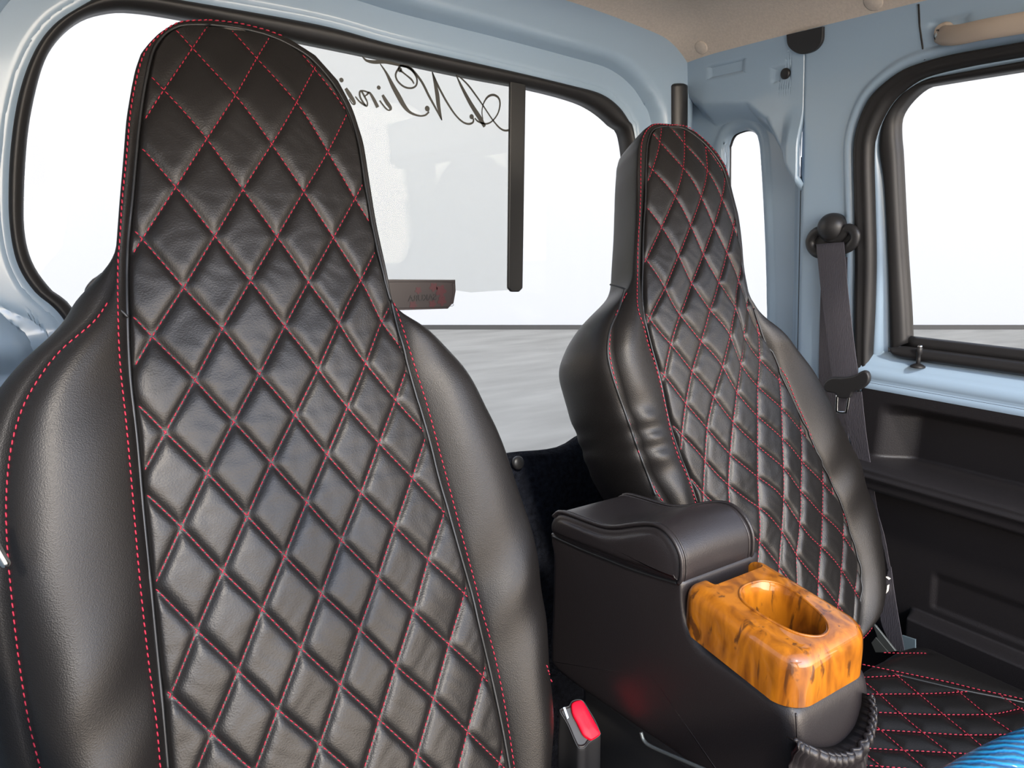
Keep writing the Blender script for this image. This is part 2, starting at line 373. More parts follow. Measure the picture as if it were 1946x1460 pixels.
# lettering on the glass (mirrored script), strokes traced with their width
def Z1(x, y): return (640 + x / 4.23, 80 + y / 4.23)
STR = [
 [(960,265,6),(1010,370,20),(1080,500,30),(1150,610,34),(1190,680,24)],
 [(960,265,6),(1000,290,9),(1060,350,12),(1120,430,12),(1180,515,10),(1250,620,10),(1310,690,12),(1360,712,14),(1400,695,14),(1418,660,12)],
 [(1110,612,10),(1140,640,12),(1200,657,12),(1250,635,10),(1295,575,10),(1313,500,12),(1300,448,14),(1260,425,16),(1215,440,14),(1180,495,9),(1168,560,7),(1175,620,7)],
 [(1100,615,12),(1095,645,13),(1060,658,14),(1010,640,12),(950,580,12),(890,490,14),(845,410,14),(805,330,14),(768,240,7)],
 [(768,240,7),(790,330,20),(808,420,30),(820,520,26),(845,628,7)],
 [(845,628,7),(800,540,13),(740,430,16),(690,330,16),(640,260,16),(590,208,18),(550,192,18),(512,192,12),(495,215,12),(474,260,12),(488,310,12),(540,358,12),(600,370,12),(640,345,12),(643,290,12),(610,232,14),(565,198,18)],
 [(508,225,14),(550,258,10),(600,300,12),(622,335,9)],
 [(205,115,7),(240,148,15),(300,160,22),(380,158,22),(450,172,18),(520,190,14),(565,200,14)],
 [(350,175,6),(400,250,15),(450,350,28),(500,440,34),(540,510,30),(590,565,18),(660,592,12),(710,588,12),(742,560,12)],
 [(368,425,18),(400,480,26),(432,528,22),(420,548,10),(392,530,11),(345,470,10)],
 [(330,525,24),(300,465,22),(264,408,14),(240,425,10),(215,440,0.5)],
 [(262,408,10),(215,392,10),(186,400,12),(192,450,12),(235,512,12),(247,488,9),(225,440,12),(200,395,12)],
 [(150,438,8),(185,480,11),(232,512,12)],
 [(72,372,20),(105,425,28),(142,486,20),(128,498,8),(100,460,8)],
]
lb = Buf()
for st in STR:
    S = catmull(st, 10); pts = np.array([onY(*Z1(p[0], p[1]), RY - .0045) for p in S]); wd = S[:, 2] / 4.23 / 1405 * 1.15 * .58
    T = np.gradient(pts, axis=0); T /= np.linalg.norm(T, axis=1)[:, None] + 1e-9; Nn = np.cross(T, [0, 1, 0])
    L_ = pts + Nn * wd[:, None]; R_ = pts - Nn * wd[:, None]; y0 = np.array([0, .0006, 0])
    V, F = grid(np.stack([L_, R_, R_ + y0, L_ + y0], 1), close_v=True); lb.add(V, F)
for x, y, r in ((1405,650,20),(1085,600,20),(728,535,21),(508,222,18),(338,366,15),(38,305,16)):
    c = onY(*Z1(x, y), RY - .0045); V, F = lathe([(r / 4.23 / 1405 * 1.15, 0), (r / 4.23 / 1405 * 1.15, .0006)], c + [0, .0006, 0], (0, -1, 0), 20); lb.add(V, F)
tag(lb.build('window_lettering', M['lettering'], smooth=False), 'black script lettering, mirrored, along the top of the rear window glass', 'lettering')
# dark sticker low on the pane
sy = RY - .0068
sk = thing('window_sticker', onY(800, 590, sy), 'dark brown rectangular sticker with red blossom and mirrored word on the rear window', 'sticker')
q = [onY(x, y, sy) for x, y in ((690, 531), (865, 532), (866, 553), (862, 576), (858, 579), (851, 587), (846, 587), (690, 592))]
V, F = prism(q, (0, .0015, 0)); mesh('sticker_sheet', V, F, M['sticker'], sk, smooth=False)
V, F = tube(catmull([onY(x, y, sy - .0002) for x, y in ((700, 536), (852, 536), (859, 541), (861, 555), (857, 573), (850, 583), (700, 587))], 5), .0004, 6); mesh('border_line', V, F, M['sticker_line'], sk)
fb = Buf()
for (fx, fy, fr, ph) in ((838, 553, 12, .3), (824, 546, 9, 1.1), (840, 572, 10, .8), (822, 578, 8, .2), (785, 580, 8, .5), (795, 552, 7, .9)):
    c = onY(fx, fy, sy - .0004); R = fr / 1405 * 1.2; poly = []
    for i in range(60):
        a_ = 2 * pi * i / 60; rad = R * (.55 + .45 * abs(cos(2.5 * a_ + ph))); poly.append(c + np.array([cos(a_) * rad, 0, sin(a_) * rad]))
    V, F = prism(poly, (0, .0003, 0)); fb.add(V, F)
fb.build('blossom_print', M['sticker_red'], sk, smooth=False)
tcv = bpy.data.curves.new('sticker_word', 'FONT'); tcv.body = 'SAKURA'; tcv.size = .0135; tcv.extrude = .0002; tcv.offset = .0002; tcv.space_character = .98
to = text_mesh('sticker_word', tcv, M['sticker_line'], sk)
p = onY(830, 570, sy - .0008) - root_loc(sk)
to.matrix_local = Matrix(((-1, 0, 0, p[0]), (0, 0, -1, p[1]), (0, 1, 0, p[2]), (0, 0, 0, 1)))

# black upright pad in the rear right corner
P = [onY(1288, y, RY - .035) for y in (160, 172, 190, 240, 300, 420, 560)]
V, F = tube(catmull(P, 6), 1, 16, flat=(.021, .015), nrm=(0, -1, 0), rfun=lambda t: sqrt(1 - (1 - min(1, t * 9 + .25)) ** 2))
tag(mesh('corner_pad', V, F, M['plastic']), 'black rubber upright pad in the corner behind the far seat headrest', 'pad')

# dark carpet behind the seats
g_ = []
for i, x in enumerate(np.linspace(-.12, 1.11, 60)):
    top = .615 + .004 * sin(x * 30) + .012 * float(sm(.80, .86, x)) + .01 * float(sm(.5, .3, x)); row = []
    for (y, z) in ((1.028, .02), (1.028, top), (1.015, top + .003), (1.0, top), (.982, top - .03), (.97 + .008 * sin(x * 17), top - .12), (.975 + .01 * sin(x * 11), .30), (.96, .1), (.95, .02)): row.append((x, y, z))
    g_.append(row)
V, F = grid(g_); cp = mesh('rear_carpet', V, F, M['carpet'], loc=(.5, 1.0, 0), solid=.008)
tag(cp, 'dark navy carpet lining low on the rear cab wall between the seats', 'carpet')
V, F = lathe([(.0115, .0), (.0115, .004), (.009, .007), (.002, .008)], onY(983, 880, .985), (0, -1, .25), 24); mesh('carpet_clip', V, F, M['plastic'], cp)

# ------------------------------------------------------------------ floor, left wall, ceiling
V, F = box((.5, .35, .0), (1.30, 1.5, .02)); tag(mesh('floor', V, F, M['carpet'], smooth=False, loc=(.5, .35, 0)), kind='structure')
lw = Buf()
def LX(z): return -.085 + .096 * (z - .76)
def lpoly(pts): return [np.array([LX(z), y, z]) for y, z in pts]
V, F = prism(lpoly([(-.2, .02), (1.05, .02), (1.05, .78), (-.2, .78)]), (-.03, 0, 0)); lw.add(V, F)
V, F = prism(lpoly([(.62, .78), (1.05, .78), (1.05, 1.32), (.62, 1.32)]), (-.03, 0, 0)); lw.add(V, F)
V, F = prism(lpoly([(-.2, 1.21), (.62, 1.21), (.62, 1.32), (-.2, 1.32)]), (-.03, 0, 0)); lw.add(V, F)
tag(lw.build('wall_left', M['paint'], smooth=False), kind='structure')

def ceil_pt(x, y):
    e = min(max(x - (-.03), 0), max(1.078 - x, 0)); f = max(1.048 - y, 0); ze = float(head_z(x)) if 1.048 - y < .3 else None
    base = 1.30 + (float(head_z(x)) - 1.30) * float(sm(.55, 1.05, y))
    r = .085; k = 1 - (1 - min(e / r, 1)) ** 2.2; k2 = 1 - (1 - min(f / .12, 1)) ** 2.2
    lift = .052 * min(k, 1) * min(k2, 1)
    return np.array([x, y, base + lift + .006 * sin(y * 9) * k * k2])
xs = -.03 + (1.078 + .03) * (.5 - .5 * np.cos(np.linspace(0, pi, 90))); ys = np.r_[np.linspace(.08, .7, 40), .7 + .348 * np.sin(np.linspace(0, pi / 2, 60))[1:]]
V, F = grid([[ceil_pt(x, y) for x in xs] for y in ys])
ce = mesh('ceiling', V, F, M['headliner'], loc=(.5, .4, 1.3)); ce['kind'] = 'structure'
s = ce.modifiers.new('solid', 'SOLIDIFY'); s.thickness = .006; s.offset = 1
# outer steel roof
V, F = box((.52, .58, 1.415), (1.26, 1.02, .02)); tag(mesh('trim_1', V, F, M['paint'], smooth=False, bevel=.008), kind='structure')
# fabric clips in the headliner
def ceil_hit(px, py):
    d = ray(px, py); t = .3
    while t < 2.5:
        p = CP + d * t
        if p[2] > ceil_pt(p[0], p[1])[2]: return p
        t += .001
    return p
for (x, y, rx) in ((1083, 58, .014), (1333, 90, .0125), (1660, 3, .014)):
    p = ceil_hit(x, y); e_ = 1e-3; a1 = ceil_pt(p[0] + e_, p[1]) - ceil_pt(p[0] - e_, p[1]); a2 = ceil_pt(p[0], p[1] + e_) - ceil_pt(p[0], p[1] - e_)
    nn = np.cross(a2, a1); nn /= np.linalg.norm(nn); nn = nn if nn[2] < 0 else -nn
    V, F = lathe([(rx, -.001), (rx, .0012), (rx * .85, .0022), (.0005, .0026)], p, nn, 28); mesh('headliner_clip', V, F, M['headliner'], ce)

# ------------------------------------------------------------------ right side: quarter panel with slot window
NS = 420
def yz_loop(P3, c, n=NS):
    P = np.array([[p[1], p[2]] for p in P3]); P = catmull(P, 8, True); v = P - np.array(c); a_ = np.mod(np.arctan2(v[:, 1], v[:, 0]), 2 * pi); o_ = np.argsort(a_); a_ = a_[o_]; P = P[o_]
    t = np.linspace(0, 2 * pi, n, endpoint=False)
    return np.stack([np.interp(t, np.r_[a_[-1] - 2 * pi, a_, a_[0] + 2 * pi], np.r_[P[-1:, k], P[:, k], P[:1, k]]) for k in range(2)], 1)
def rect_loop(c, y0, y1, z0, z1, n=NS):
    L_ = []
    for i in range(n):
        q = 2 * pi * i / n; dy, dz = cos(q), sin(q); t = 1e9
        if dy > 1e-9: t = min(t, (y1 - c[0]) / dy)
        if dy < -1e-9: t = min(t, (y0 - c[0]) / dy)
        if dz > 1e-9: t = min(t, (z1 - c[1]) / dz)
        if dz < -1e-9: t = min(t, (z0 - c[1]) / dz)
        L_.append((c[0] + dy * t, c[1] + dz * t))
    # snap the four nearest points to the corners
    L_ = np.array(L_)
    for cy in (y0, y1):
        for cz_ in (z0, z1):
            k = np.argmin(np.hypot(L_[:, 0] - cy, L_[:, 1] - cz_)); L_[k] = (cy, cz_)
    return L_
def radial(name, inner, outerL, ks, hfun, m, parent=None, loc=None, thick=.01):
    rings = []
    for k in ks:
        P = inner * (1 - k) + outerL * k; nd = np.min(np.linalg.norm(P[:, None, :] - inner[None, :, :], axis=2), axis=1)
        h = hfun(P[:, 0], P[:, 1], nd); rings.append([S3(P[i, 0], P[i, 1], h[i]) for i in range(len(P))])
    V, F = grid(rings, close_v=True); o = mesh(name, V, F, m, parent, loc=loc)
    s = o.modifiers.new('solid', 'SOLIDIFY'); s.thickness = thick; s.offset = 0
    return o
RD = -.050                                                        # the quarter panel sits further out
slot_px = [(1384, 300), (1386, 275), (1395, 256), (1412, 247), (1428, 245), (1442, 252), (1451, 270), (1456, 330), (1463, 480), (1466, 620), (1464, 720), (1448, 745), (1420, 745), (1400, 720), (1388, 620), (1384, 480)]
slot3 = [onS(x, y, RD) for x, y in slot_px]; cs = (float(np.mean([p[1] for p in slot3])), 1.0)
slot = yz_loop(slot3, cs); orect = rect_loop(cs, .770, 1.075, .1, 1.345)
def smin_box(y, z, y0, y1, z0, z1): return np.minimum(np.minimum(y - y0, y1 - y), np.minimum(z - z0, z1 - z))
def hq(y, z, nd):
    h = -.040 + 0 * y
    # flange around the slot
    h = h + .004 * np.exp(-((nd - .012) / .006) ** 2) - .010 * (1 - sm(.0, .006, nd))
    # flat plate above, swelling forward over the recess below
    edge = np.interp(y, [.77, .80, .84, .88, .93, .98, 1.01, 1.03, 1.06], [1.07, 1.11, 1.175, 1.205, 1.212, 1.215, 1.235, 1.27, 1.33])
    up = sm(edge - .022, edge + .016, z)
    h = h * (1 - up) + .0 * up
    # rolled ridge by the pillar
    h = h + .016 * (1 - sm(.785, .810, y)) * (1 - sm(1.13, 1.2, z))
    # pressed label recess and screw boss
    c1 = onS(1380, 130); bx = smin_box(y, z, c1[1] - .042, c1[1] + .036, c1[2] - .014, c1[2] + .011); h = h - .0035 * sm(-.001, .003, bx)
    c2 = onS(1490, 140); bx = smin_box(y, z, c2[1] - .018, c2[1] + .02, c2[2] - .014, c2[2] + .013); h = h - .003 * sm(-.001, .003, bx)
    h = h - .05 * sm(1.035, 1.075, y) * 0 + .02 * sm(1.03, 1.06, y) * up * 0
    return h
qp = radial('wall_right', slot, orect, np.r_[np.linspace(0, .35, 50), np.linspace(.36, 1, 120)], hq, M['paint'], loc=(1.1, .92, 0))
qp['kind'] = 'structure'
w2 = thing('window_2', S3(cs[0], .75, RD), kind='structure')
l0 = [S3(p[0], p[1], RD - .002) for p in slot]
V, F = tube(l0, .0045, 8, True); mesh('rubber_seal', V, F, M['rubber'], w2)
V, F = prism([S3(p[0], p[1], RD - .006) for p in slot], (.004, 0, 0)); mesh('glass_pane', V, F, M['glass'], w2, smooth=False)
# plug in the screw boss
p = onS(1493, 140, .004); V, F = lathe([(.0085, -.001), (.0085, .002), (.006, .0035), (.002, .003)], p, -SN, 24); mesh('plug', V, F, M['plastic'], qp)
# half round dark cap under the headliner edge
c = onS(1529, 62, .006); ax1 = np.array([0, 1.0, 0]); ax2 = np.array([.096, 0, -1.0]); ax2 /= np.linalg.norm(ax2)
poly = catmull([onS(x, y, .011) for x, y in ((1494, 66), (1496, 84), (1504, 95), (1517, 102), (1530, 102), (1545, 97), (1556, 87), (1562, 74), (1563, 50))], 5)
V, F = prism(poly, SN * .020); tag(mesh('pillar_cap', V, F, M['plastic'], smooth=False, bevel=.001), 'black half-round cap at the headliner edge above the belt pillar', 'cap')

# pillar and door surround (one pressing round the door opening)
seal_out_px = [(1640, 860), (1631, 694), (1628, 583), (1629, 489), (1628, 395), (1626, 300), (1628, 264), (1638, 225), (1656, 188), (1683, 160), (1718, 135), (1759, 119), (1821, 103), (1946, 81)]
seal_in_px = [(1655, 860), (1657, 694), (1662, 583), (1664, 489), (1662, 395), (1660, 298), (1664, 259), (1683, 215), (1706, 183), (1741, 156), (1775, 142), (1844, 126), (1946, 108)]
YF = -.20
so = [onS(x, y, .0) for x, y in seal_out_px]; si = [onS(x, y, -.002) for x, y in seal_in_px]
so = [(p[1], p[2]) for p in so]; si = [(p[1], p[2]) for p in si]
def open_curve(P, dip=0):
    P = list(P); z_top = P[-1][1]; P += [(y, z_top) for y in (.3, .15, 0, -.1, YF)]; return [(P[0][0] + dip, .03), (P[0][0] + dip, .25)] + P
SO, SI = np.array(open_curve(so)), np.array(open_curve(si))
SOc = resample(catmull(SO, 8), 240); SIc = resample(catmull(SI, 8), 240)
# outside boundary: up the seam at y=.77 then along the headliner
cor = [(.772, .03), (.772, .4), (.772, .8), (.772, 1.1), (.772, 1.30), (.772, 1.335), (.5, 1.335), (.2, 1.335), (YF, 1.335)]
nk = 240; NA, NBb = 300, 161; tO = np.linspace(0, 1, nk)
frac = np.interp(tO, [0, .50, .60, .72, 1], [0, .50, .60, .72, 1])
C1 = resample(np.array([(.772, .03), (.772, 1.335)]), NA); C2 = resample(np.array([(.772, 1.335), (YF, 1.335)]), NBb)[1:]
CO = np.vstack([C1, C2])
kc = int(np.argmin(np.hypot(SOc[:, 0] - so[8][0], SOc[:, 1] - so[8][1])))
SA = np.vstack([resample(SOc[:kc + 1], NA), resample(SOc[kc:], NBb)[1:]])
rings = []
for k in np.linspace(0, 1, 90):
    P = SA * (1 - k) + CO * k; nd = np.min(np.linalg.norm(P[:, None, :] - SA[None, :, :], axis=2), axis=1)
    h = -.008 * (1 - sm(0, .006, nd)) + .004 * np.exp(-((nd - .010) / .005) ** 2) + .002
    de = .772 - P[:, 0]; h = h - .005 * (1 - sm(.0, .008, de))
    # seam line before the roof rail, and recess for the grab handle
    yr = .585; h = h - np.where(P[:, 1] > 1.215, .0, 0)
    c3 = onS(1800, 60); bx = smin_box(P[:, 0], P[:, 1], c3[1] - .03, c3[1] + .022, c3[2] - .022, c3[2] + .018); h = h - .004 * sm(-.002, .006, bx)
    rings.append([S3(P[i, 0], P[i, 1], h[i]) for i in range(len(P))])
fl = []
for i in range(len(CO)): fl.append(S3(CO[i, 0], CO[i, 1], -.075))
rings.append([np.array(rings[-1][i]) * .7 + fl[i] * .3 for i in range(len(fl))]); rings.append(fl)
V, F = grid(rings); pl = mesh('wall_right_pillar', V, F, M['paint'], loc=(1.1, .7, 0)); pl['kind'] = 'structure'; pl.name = 'trim_2'
s = pl.modifiers.new('solid', 'SOLIDIFY'); s.thickness = .006; s.offset = 0
V, F = tube([onS(x, y, .0045) for x, y in ((1746, 8), (1748, 50), (1753, 85), (1758, 114))], .0016, 6); mesh('panel_gap', V, F, M['plastic'], pl)
V, F = tube([onS(x, y, .0045) for x, y in ((1743, 8), (1745, 50), (1750, 85), (1756, 114))], .0011, 6); mesh('pressed_edge', V, F, M['paint'], pl)
# black channel between quarter panel and pillar
ch = [S3(.777, z, -.012 + .0 * z) for z in np.linspace(.1, 1.12, 20)]
V, F = tube(ch, .0055, 10); mesh('channel_trim', V, F, M['rubber'], pl)
V, F = tube([S3(.776, z, .000) for z in np.linspace(1.12, 1.285, 14)], .0016, 8, rfun=lambda t: min(1, .3 + 3 * t)); mesh('pressed_ridge', V, F, M['paint'], pl)

# ------------------------------------------------------------------ door
dr = thing('door_1', (1.17, .2, .03), kind='structure')
n_ = 200; A = resample(catmull(SO, 8), n_); B = resample(catmull(SI, 8), n_)
rows = []
for k, h in ((0, -.004), (.0, .006), (.12, .012), (.35, .013), (.5, .009), (.6, .010), (.78, .009), (.9, .004), (1.0, -.004), (1.0, -.02)):
    P = A * (1 - k) + B * k; rows.append([S3(p[0], p[1], h) for p in P])
V, F = grid(rows); tag(mesh('trim_3', V, F, M['rubber'], loc=(1.1, .6, 0)), kind='structure')
bpy.data.objects['trim_3'].modifiers.new('solid', 'SOLIDIFY').thickness = .002
# door window loops
wo_px = [(1693, 668), (1690, 520), (1683, 363), (1674, 298), (1673, 270), (1681, 229), (1702, 195), (1729, 170), (1764, 151), (1798, 144), (1946, 117)]
wi_px = [(1725, 652), (1722, 583), (1714, 457), (1706, 300), (1703, 265), (1703, 231), (1711, 209), (1729, 186), (1752, 167), (1775, 160), (1946, 132)]
WD = -.012
wo3 = [onS(x, y, WD) for x, y in wo_px]; wi3 = [onS(x, y, WD - .004) for x, y in wi_px]
WO = np.array([(p[1], p[2]) for p in wo3]); WI = np.array([(p[1], p[2]) for p in wi3])
def fwd(P):
    zt = P[-1][1]; return np.vstack([P, [(y, zt - .0) for y in (.3, .1, -.1, YF)]])
WOc = resample(catmull(fwd(WO), 8), 160); WIc = resample(catmull(fwd(WI), 8), 160)
rows = []
for k, h in ((-.06, -.03), (0, .0), (.12, .006), (.4, .007), (.65, .005), (.85, .004), (1.0, -.002), (1.03, -.02)):
    P = WOc * (1 - k) + WIc * k; rows.append([S3(p[0], p[1], WD + h) for p in P])
V, F = grid(rows); o = mesh('window_rubber', V, F, M['rubber'], dr, solid=.001)
# door frame, between seal and window rubber
rows = []
Bs = B[int(n_ * .02):]; Bc = resample(np.array([p for p in B if p[1] > .80]), 160)
for k, h in ((-.15, -.006), (.1, -.006), (.35, -.007), (.55, -.010), (.8, -.011), (1.05, -.020)):
    P = Bc * (1 - k) + WOc * k; rows.append([S3(p[0], p[1], h) for p in P])
V, F = grid(rows); mesh('door_frame', V, F, M['paint'], dr, solid=.002)
# glass
zt = WI[-1][1]; gl = [S3(p[0], p[1], WD - .012) for p in WIc]; gl += [S3(YF, .83, WD - .012), S3(WI[0][0], .83, WD - .012)]
V, F = prism(gl, (.004, 0, 0)); mesh('glass_pane', V, F, M['glass'], dr, smooth=False)
# sill: rubber wiper (two steps) and painted ledge
Yr = .655
def sill(profile, y0, y1, name, m, nn=30, rounded=False, sharp=None):
    rows = []
    for y in np.linspace(y0, y1, nn): rows.append([np.array([x, y, z]) for x, z in profile])
    V, F = grid(rows); V = list(V); return mesh(name, V, F, m, dr, solid=.0015, sharp=sharp)
zs = onS(1726, 648, -.02)[2]
def XS(z, d): return 1.13 - .096 * (z - .76) - d
sill([(XS(.84, -.030), .790), (XS(.84, -.030), zs + .004), (XS(.84, -.024), zs + .007), (XS(.84, -.018), zs + .004), (XS(.83, -.016), .822)], YF, .603, 'window_wiper', M['rubber'])
pf = [(1693, 662), (1697, 657), (1752, 666), (1946, 690)]
zw = [onS(x, y, -.004)[2] for x, y in pf]
top_w = onS(1752, 666, -.002)[2]; bot_w = onS(1769, 690, -.0)[2]
rows = []
ye = onS(1690, 662, .0)[1]
for y in np.r_[np.linspace(ye, ye - .022, 10), np.linspace(ye - .03, YF, 20)]:
    k = 1 - (1 - min((ye - y) / .022, 1)) ** 2; k = sqrt(max(k, 0)); mid = (top_w * .75 + bot_w * .25); t_ = mid + (top_w - mid) * (.4 + .6 * k); b_ = mid + (bot_w - mid) * k
    rows.append([S3(y, t_, -.022), S3(y, t_ + .001, -.012), S3(y, t_ - .001, -.002), S3(y, t_ - .006, .002), S3(y, (t_ + b_) / 2, .003), S3(y, b_ + .003, .002), S3(y, b_, -.002), S3(y, b_ - .001, -.02)])
V, F = grid(rows); mesh('window_sill_trim', V, F, M['rubber'], dr, solid=.001)
# painted ledge
rows = []
for y in np.linspace(.668, YF, 60):
    f = float(sm(.60, .645, y))
    rows.append([S3(y, .90, -.020), S3(y, .86, -.020), S3(y, bot_w + .006 + .03 * f, -.016), S3(y, bot_w - .003 + .006 * f, -.008), S3(y, bot_w - .010, .002), S3(y, bot_w - .016, .0075), S3(y, bot_w - .022, .010), S3(y, .785, .012), S3(y, .772, .0125), S3(y, .768, .010), S3(y, .764, .0135), S3(y, .757, .014), S3(y, .74, .008)])
V, F = grid([r[2:] for r in rows]); mesh('painted_ledge', V, F, M['paint'], dr, solid=.0015)
# keep the ledge pane out of the glass: lower strip only (z below the sill)
# trim panel relief
YY = np.r_[np.linspace(.655, .5, 110), np.linspace(.498, YF, 60)]; ZZ = np.linspace(.765, .05, 330)
gy, gzz = np.meshgrid(YY, ZZ, indexing='ij')
lean = (.735 - gzz) * .10
rec_b = .597 + lean * .8 - .0
inrec = sm(0, .055, rec_b + .020 - gy)
h = .014 + 0 * gy
rec = inrec * (1 - sm(.715, .738, gzz)) * sm(.640, .642, gzz); h = h - .040 * rec
shelf_z = .640 - .012 * (1 - sm(.50, .60, gy)) * 0
arm = sm(.583, .600, gzz) * (1 - sm(.628, .648, gzz)); arm_top = (1 - sm(.630, .652, gzz))
h = h + .034 * arm * sm(.0, .015, .655 - gy)
h = h + .004 * np.exp(-((gzz - .618) / .004) ** 2) * arm
pocket = sm(0, .012, .548 - gy) * (1 - sm(.398, .406, gzz)); h = h + .030 * pocket
rec2 = sm(0, .012, .52 - gy) * sm(.415, .425, gzz) * (1 - sm(.468, .485, gzz)); h = h - .004 * rec2
h = h - .02 * sm(.645, .655, gy)
V, F = grid([[S3(gy[i, j], gzz[i, j], h[i, j]) for j in range(gy.shape[1])] for i in range(gy.shape[0])])
mesh('trim_panel', V, F, M['trim'], dr)
# lock knob
kp = onS(1744, 697, .004); kt = onS(1742, 662, .004)
kx = thing('door_lock_knob', kp, 'small black lock knob with chrome tip standing on the blue door ledge', 'lock knob')
V, F = lathe([(.0105, -.001), (.0105, .001), (.007, .003), (.004, .0045)], kp, (0, 0, 1), 24); mesh('grommet', V, F, M['rubber'], kx)
V, F = lathe([(.0028, .0), (.0032, .010), (.0034, .017), (.0042, .0175), (.0042, .026), (.0036, .0275)], kp + [0, 0, .002], (0, 0, 1), 20); mesh('knob_stem', V, F, M['plastic'], kx)
V, F = lathe([(.0036, .0295), (.0036, .0315), (.0025, .0325)], kp, (0, 0, 1), 20); mesh('knob_tip', V, F, M['chrome'], kx)

# beige grab handle over the door
gh = thing('grab_handle', onS(1790, 90, .01), 'beige plastic grab handle on the roof rail above the door', 'handle')
P = catmull([onS(1783, 66, .004), onS(1795, 67, .016), onS(1821, 66, .026), onS(1870, 56, .034), onS(1946, 43, .036), onS(2050, 25, .034), onS(2150, 8, .012)], 10)
V, F = tube(P, 1, 20, flat=(.0125, .006), nrm=-SN, rfun=lambda t: .8 + .2 * min(1, t * 6)); mesh('grip', V, F, M['beige'], gh)
V, F = lathe([(.012, -.002), (.012, .003), (.010, .010), (.009, .012)], onS(1797, 60, .0), -SN, 28); mesh('mount', V, F, M['beige'], gh)
c = onS(1781, 66, .012); V, F = lathe([(.0065, -.004), (.0065, .001), (.005, .001), (.005, -.003)], c, -SN * .6 + np.array([-.3, .6, 0]), 20); mesh('mount_hole', V, F, M['plastic'], gh)
V, F = lathe([(.0035, 0), (.0035, .002), (.002, .002)], c, -SN * .6 + np.array([-.3, .6, 0]), 16); mesh('screw', V, F, M['chrome'], gh)

# ------------------------------------------------------------------ seatbelt of the far seat
sb = thing('seatbelt', onS(1590, 740, .02), 'dark grey seatbelt hanging from the pillar guide beside the far seat', 'seatbelt')
def strap(L_, R_, d, name, tck=.0014, m=M['webbing'], n=40, bow=0):
    dl = np.linspace(d[0], d[1], len(L_)) if isinstance(d, tuple) else [d] * len(L_)
    A = resample(catmull([onS(*p, q) for p, q in zip(L_, dl)], 6), n); B = resample(catmull([onS(*p, q) for p, q in zip(R_, dl)], 6), n); rows = []
    for a, b in zip(A, B):
        nn = np.array([-1.0, -.0, 0]); row = [a + (b - a) * t + nn * bow * sin(pi * t) for t in np.linspace(0, 1, 7)]
        rows.append(row + [r - nn * tck for r in row[::-1]])
    V, F = grid(rows, close_v=True); F = list(F); F.append(tuple(range(14))); F.append(tuple((n - 1) * 14 + j for j in range(14)))
    return mesh(name, V, F, m, sb, sharp=50)
strap([(1562, 490), (1558, 600), (1556, 724), (1560, 800), (1575, 900)], [(1610, 489), (1608, 600), (1606, 724), (1612, 830), (1622, 920)], .010, 'retractor_strap')
strap([(1551, 464), (1552, 474), (1560, 552), (1574, 662), (1583, 730)], [(1603, 460), (1604, 470), (1611, 552), (1622, 647), (1632, 724)], (.022, .040), 'shoulder_strap', bow=.001)
strap([(1592, 745), (1604, 787), (1615, 834), (1629, 883), (1650, 948), (1673, 1017), (1687, 1079), (1693, 1104)], [(1637, 745), (1645, 820), (1653, 875), (1660, 925), (1668, 974), (1681, 1022), (1691, 1076), (1697, 1106)], (.036, .020), 'lap_strap')
strap([(1690, 1078), (1676, 1130), (1674, 1181), (1698, 1237)], [(1693, 1078), (1700, 1130), (1710, 1190), (1719, 1240)], (.060, .070), 'anchor_strap')
# guide: ring bracket with round cap
gc = onS(1583, 452, .016); eY = np.array([0, -1.0, 0]); eZ = np.array([.096, 0, -1.0]); eZ /= np.linalg.norm(eZ)
def GP(px, py, d): return onS(px, py, d)
ringp = catmull([GP(*p, .018) for p in ((1543, 472), (1540, 458), (1548, 444), (1560, 440), (1575, 452), (1594, 452), (1608, 436), (1620, 437), (1626, 448), (1622, 462), (1608, 472), (1580, 476), (1556, 482))], 8, True)
V, F = tube(ringp, 1, 14, True, flat=(.0080, .0058), nrm=-SN); mesh('belt_guide', V, F, M['plastic'], sb)
V, F = prism([GP(*p, .016) for p in ((1548, 450), (1620, 445), (1620, 466), (1604, 474), (1556, 478), (1545, 468))], SN * .004); mesh('guide_plate', V, F, M['plastic'], sb, smooth=False)
c = onS(1581, 432, .016); V, F = lathe([(.0205, -.014), (.0222, -.002), (.0218, .004), (.0186, .011), (.012, .0155), (.005, .0175), (.0005, .018)], c, -SN, 36); mesh('guide_cap', V, F, M['plastic'], sb)
# tongue
tp = [(1569, 745), (1564, 735), (1568, 725), (1580, 718), (1600, 718), (1622, 714), (1632, 708), (1640, 705), (1648, 709), (1651, 720), (1647, 731), (1636, 740), (1620, 746), (1613, 757), (1592, 757), (1586, 749)]
q = resample(catmull([onS(*p, .046) for p in tp], 5, True), 70, True)
V, F = prism(q, SN * .009); tg = mesh('tongue_grip', V, F, M['plastic'], sb, bevel=.0028, sharp=40)
fr = [(1591, 750), (1590, 778), (1592, 783), (1604, 784), (1609, 780), (1614, 750)]
V, F = tube(catmull([onS(*p, .043) for p in fr], 6), 1, 10, flat=(.0022, .0013), nrm=-SN); mesh('tongue_blade', V, F, M['chrome'], sb)
# frayed tape tag
V, F = tube(catmull([onS(*p, .066) for p in ((1691, 1101), (1684, 1097), (1678, 1105), (1677, 1118), (1680, 1128), (1686, 1124), (1688, 1112))], 6), 1, 8, flat=(.0032, .0010), nrm=(0, -1, .3)); tag(mesh('frayed_tape', V, F, M['white_rag'], sb), 'white frayed loop of tape on the belt')
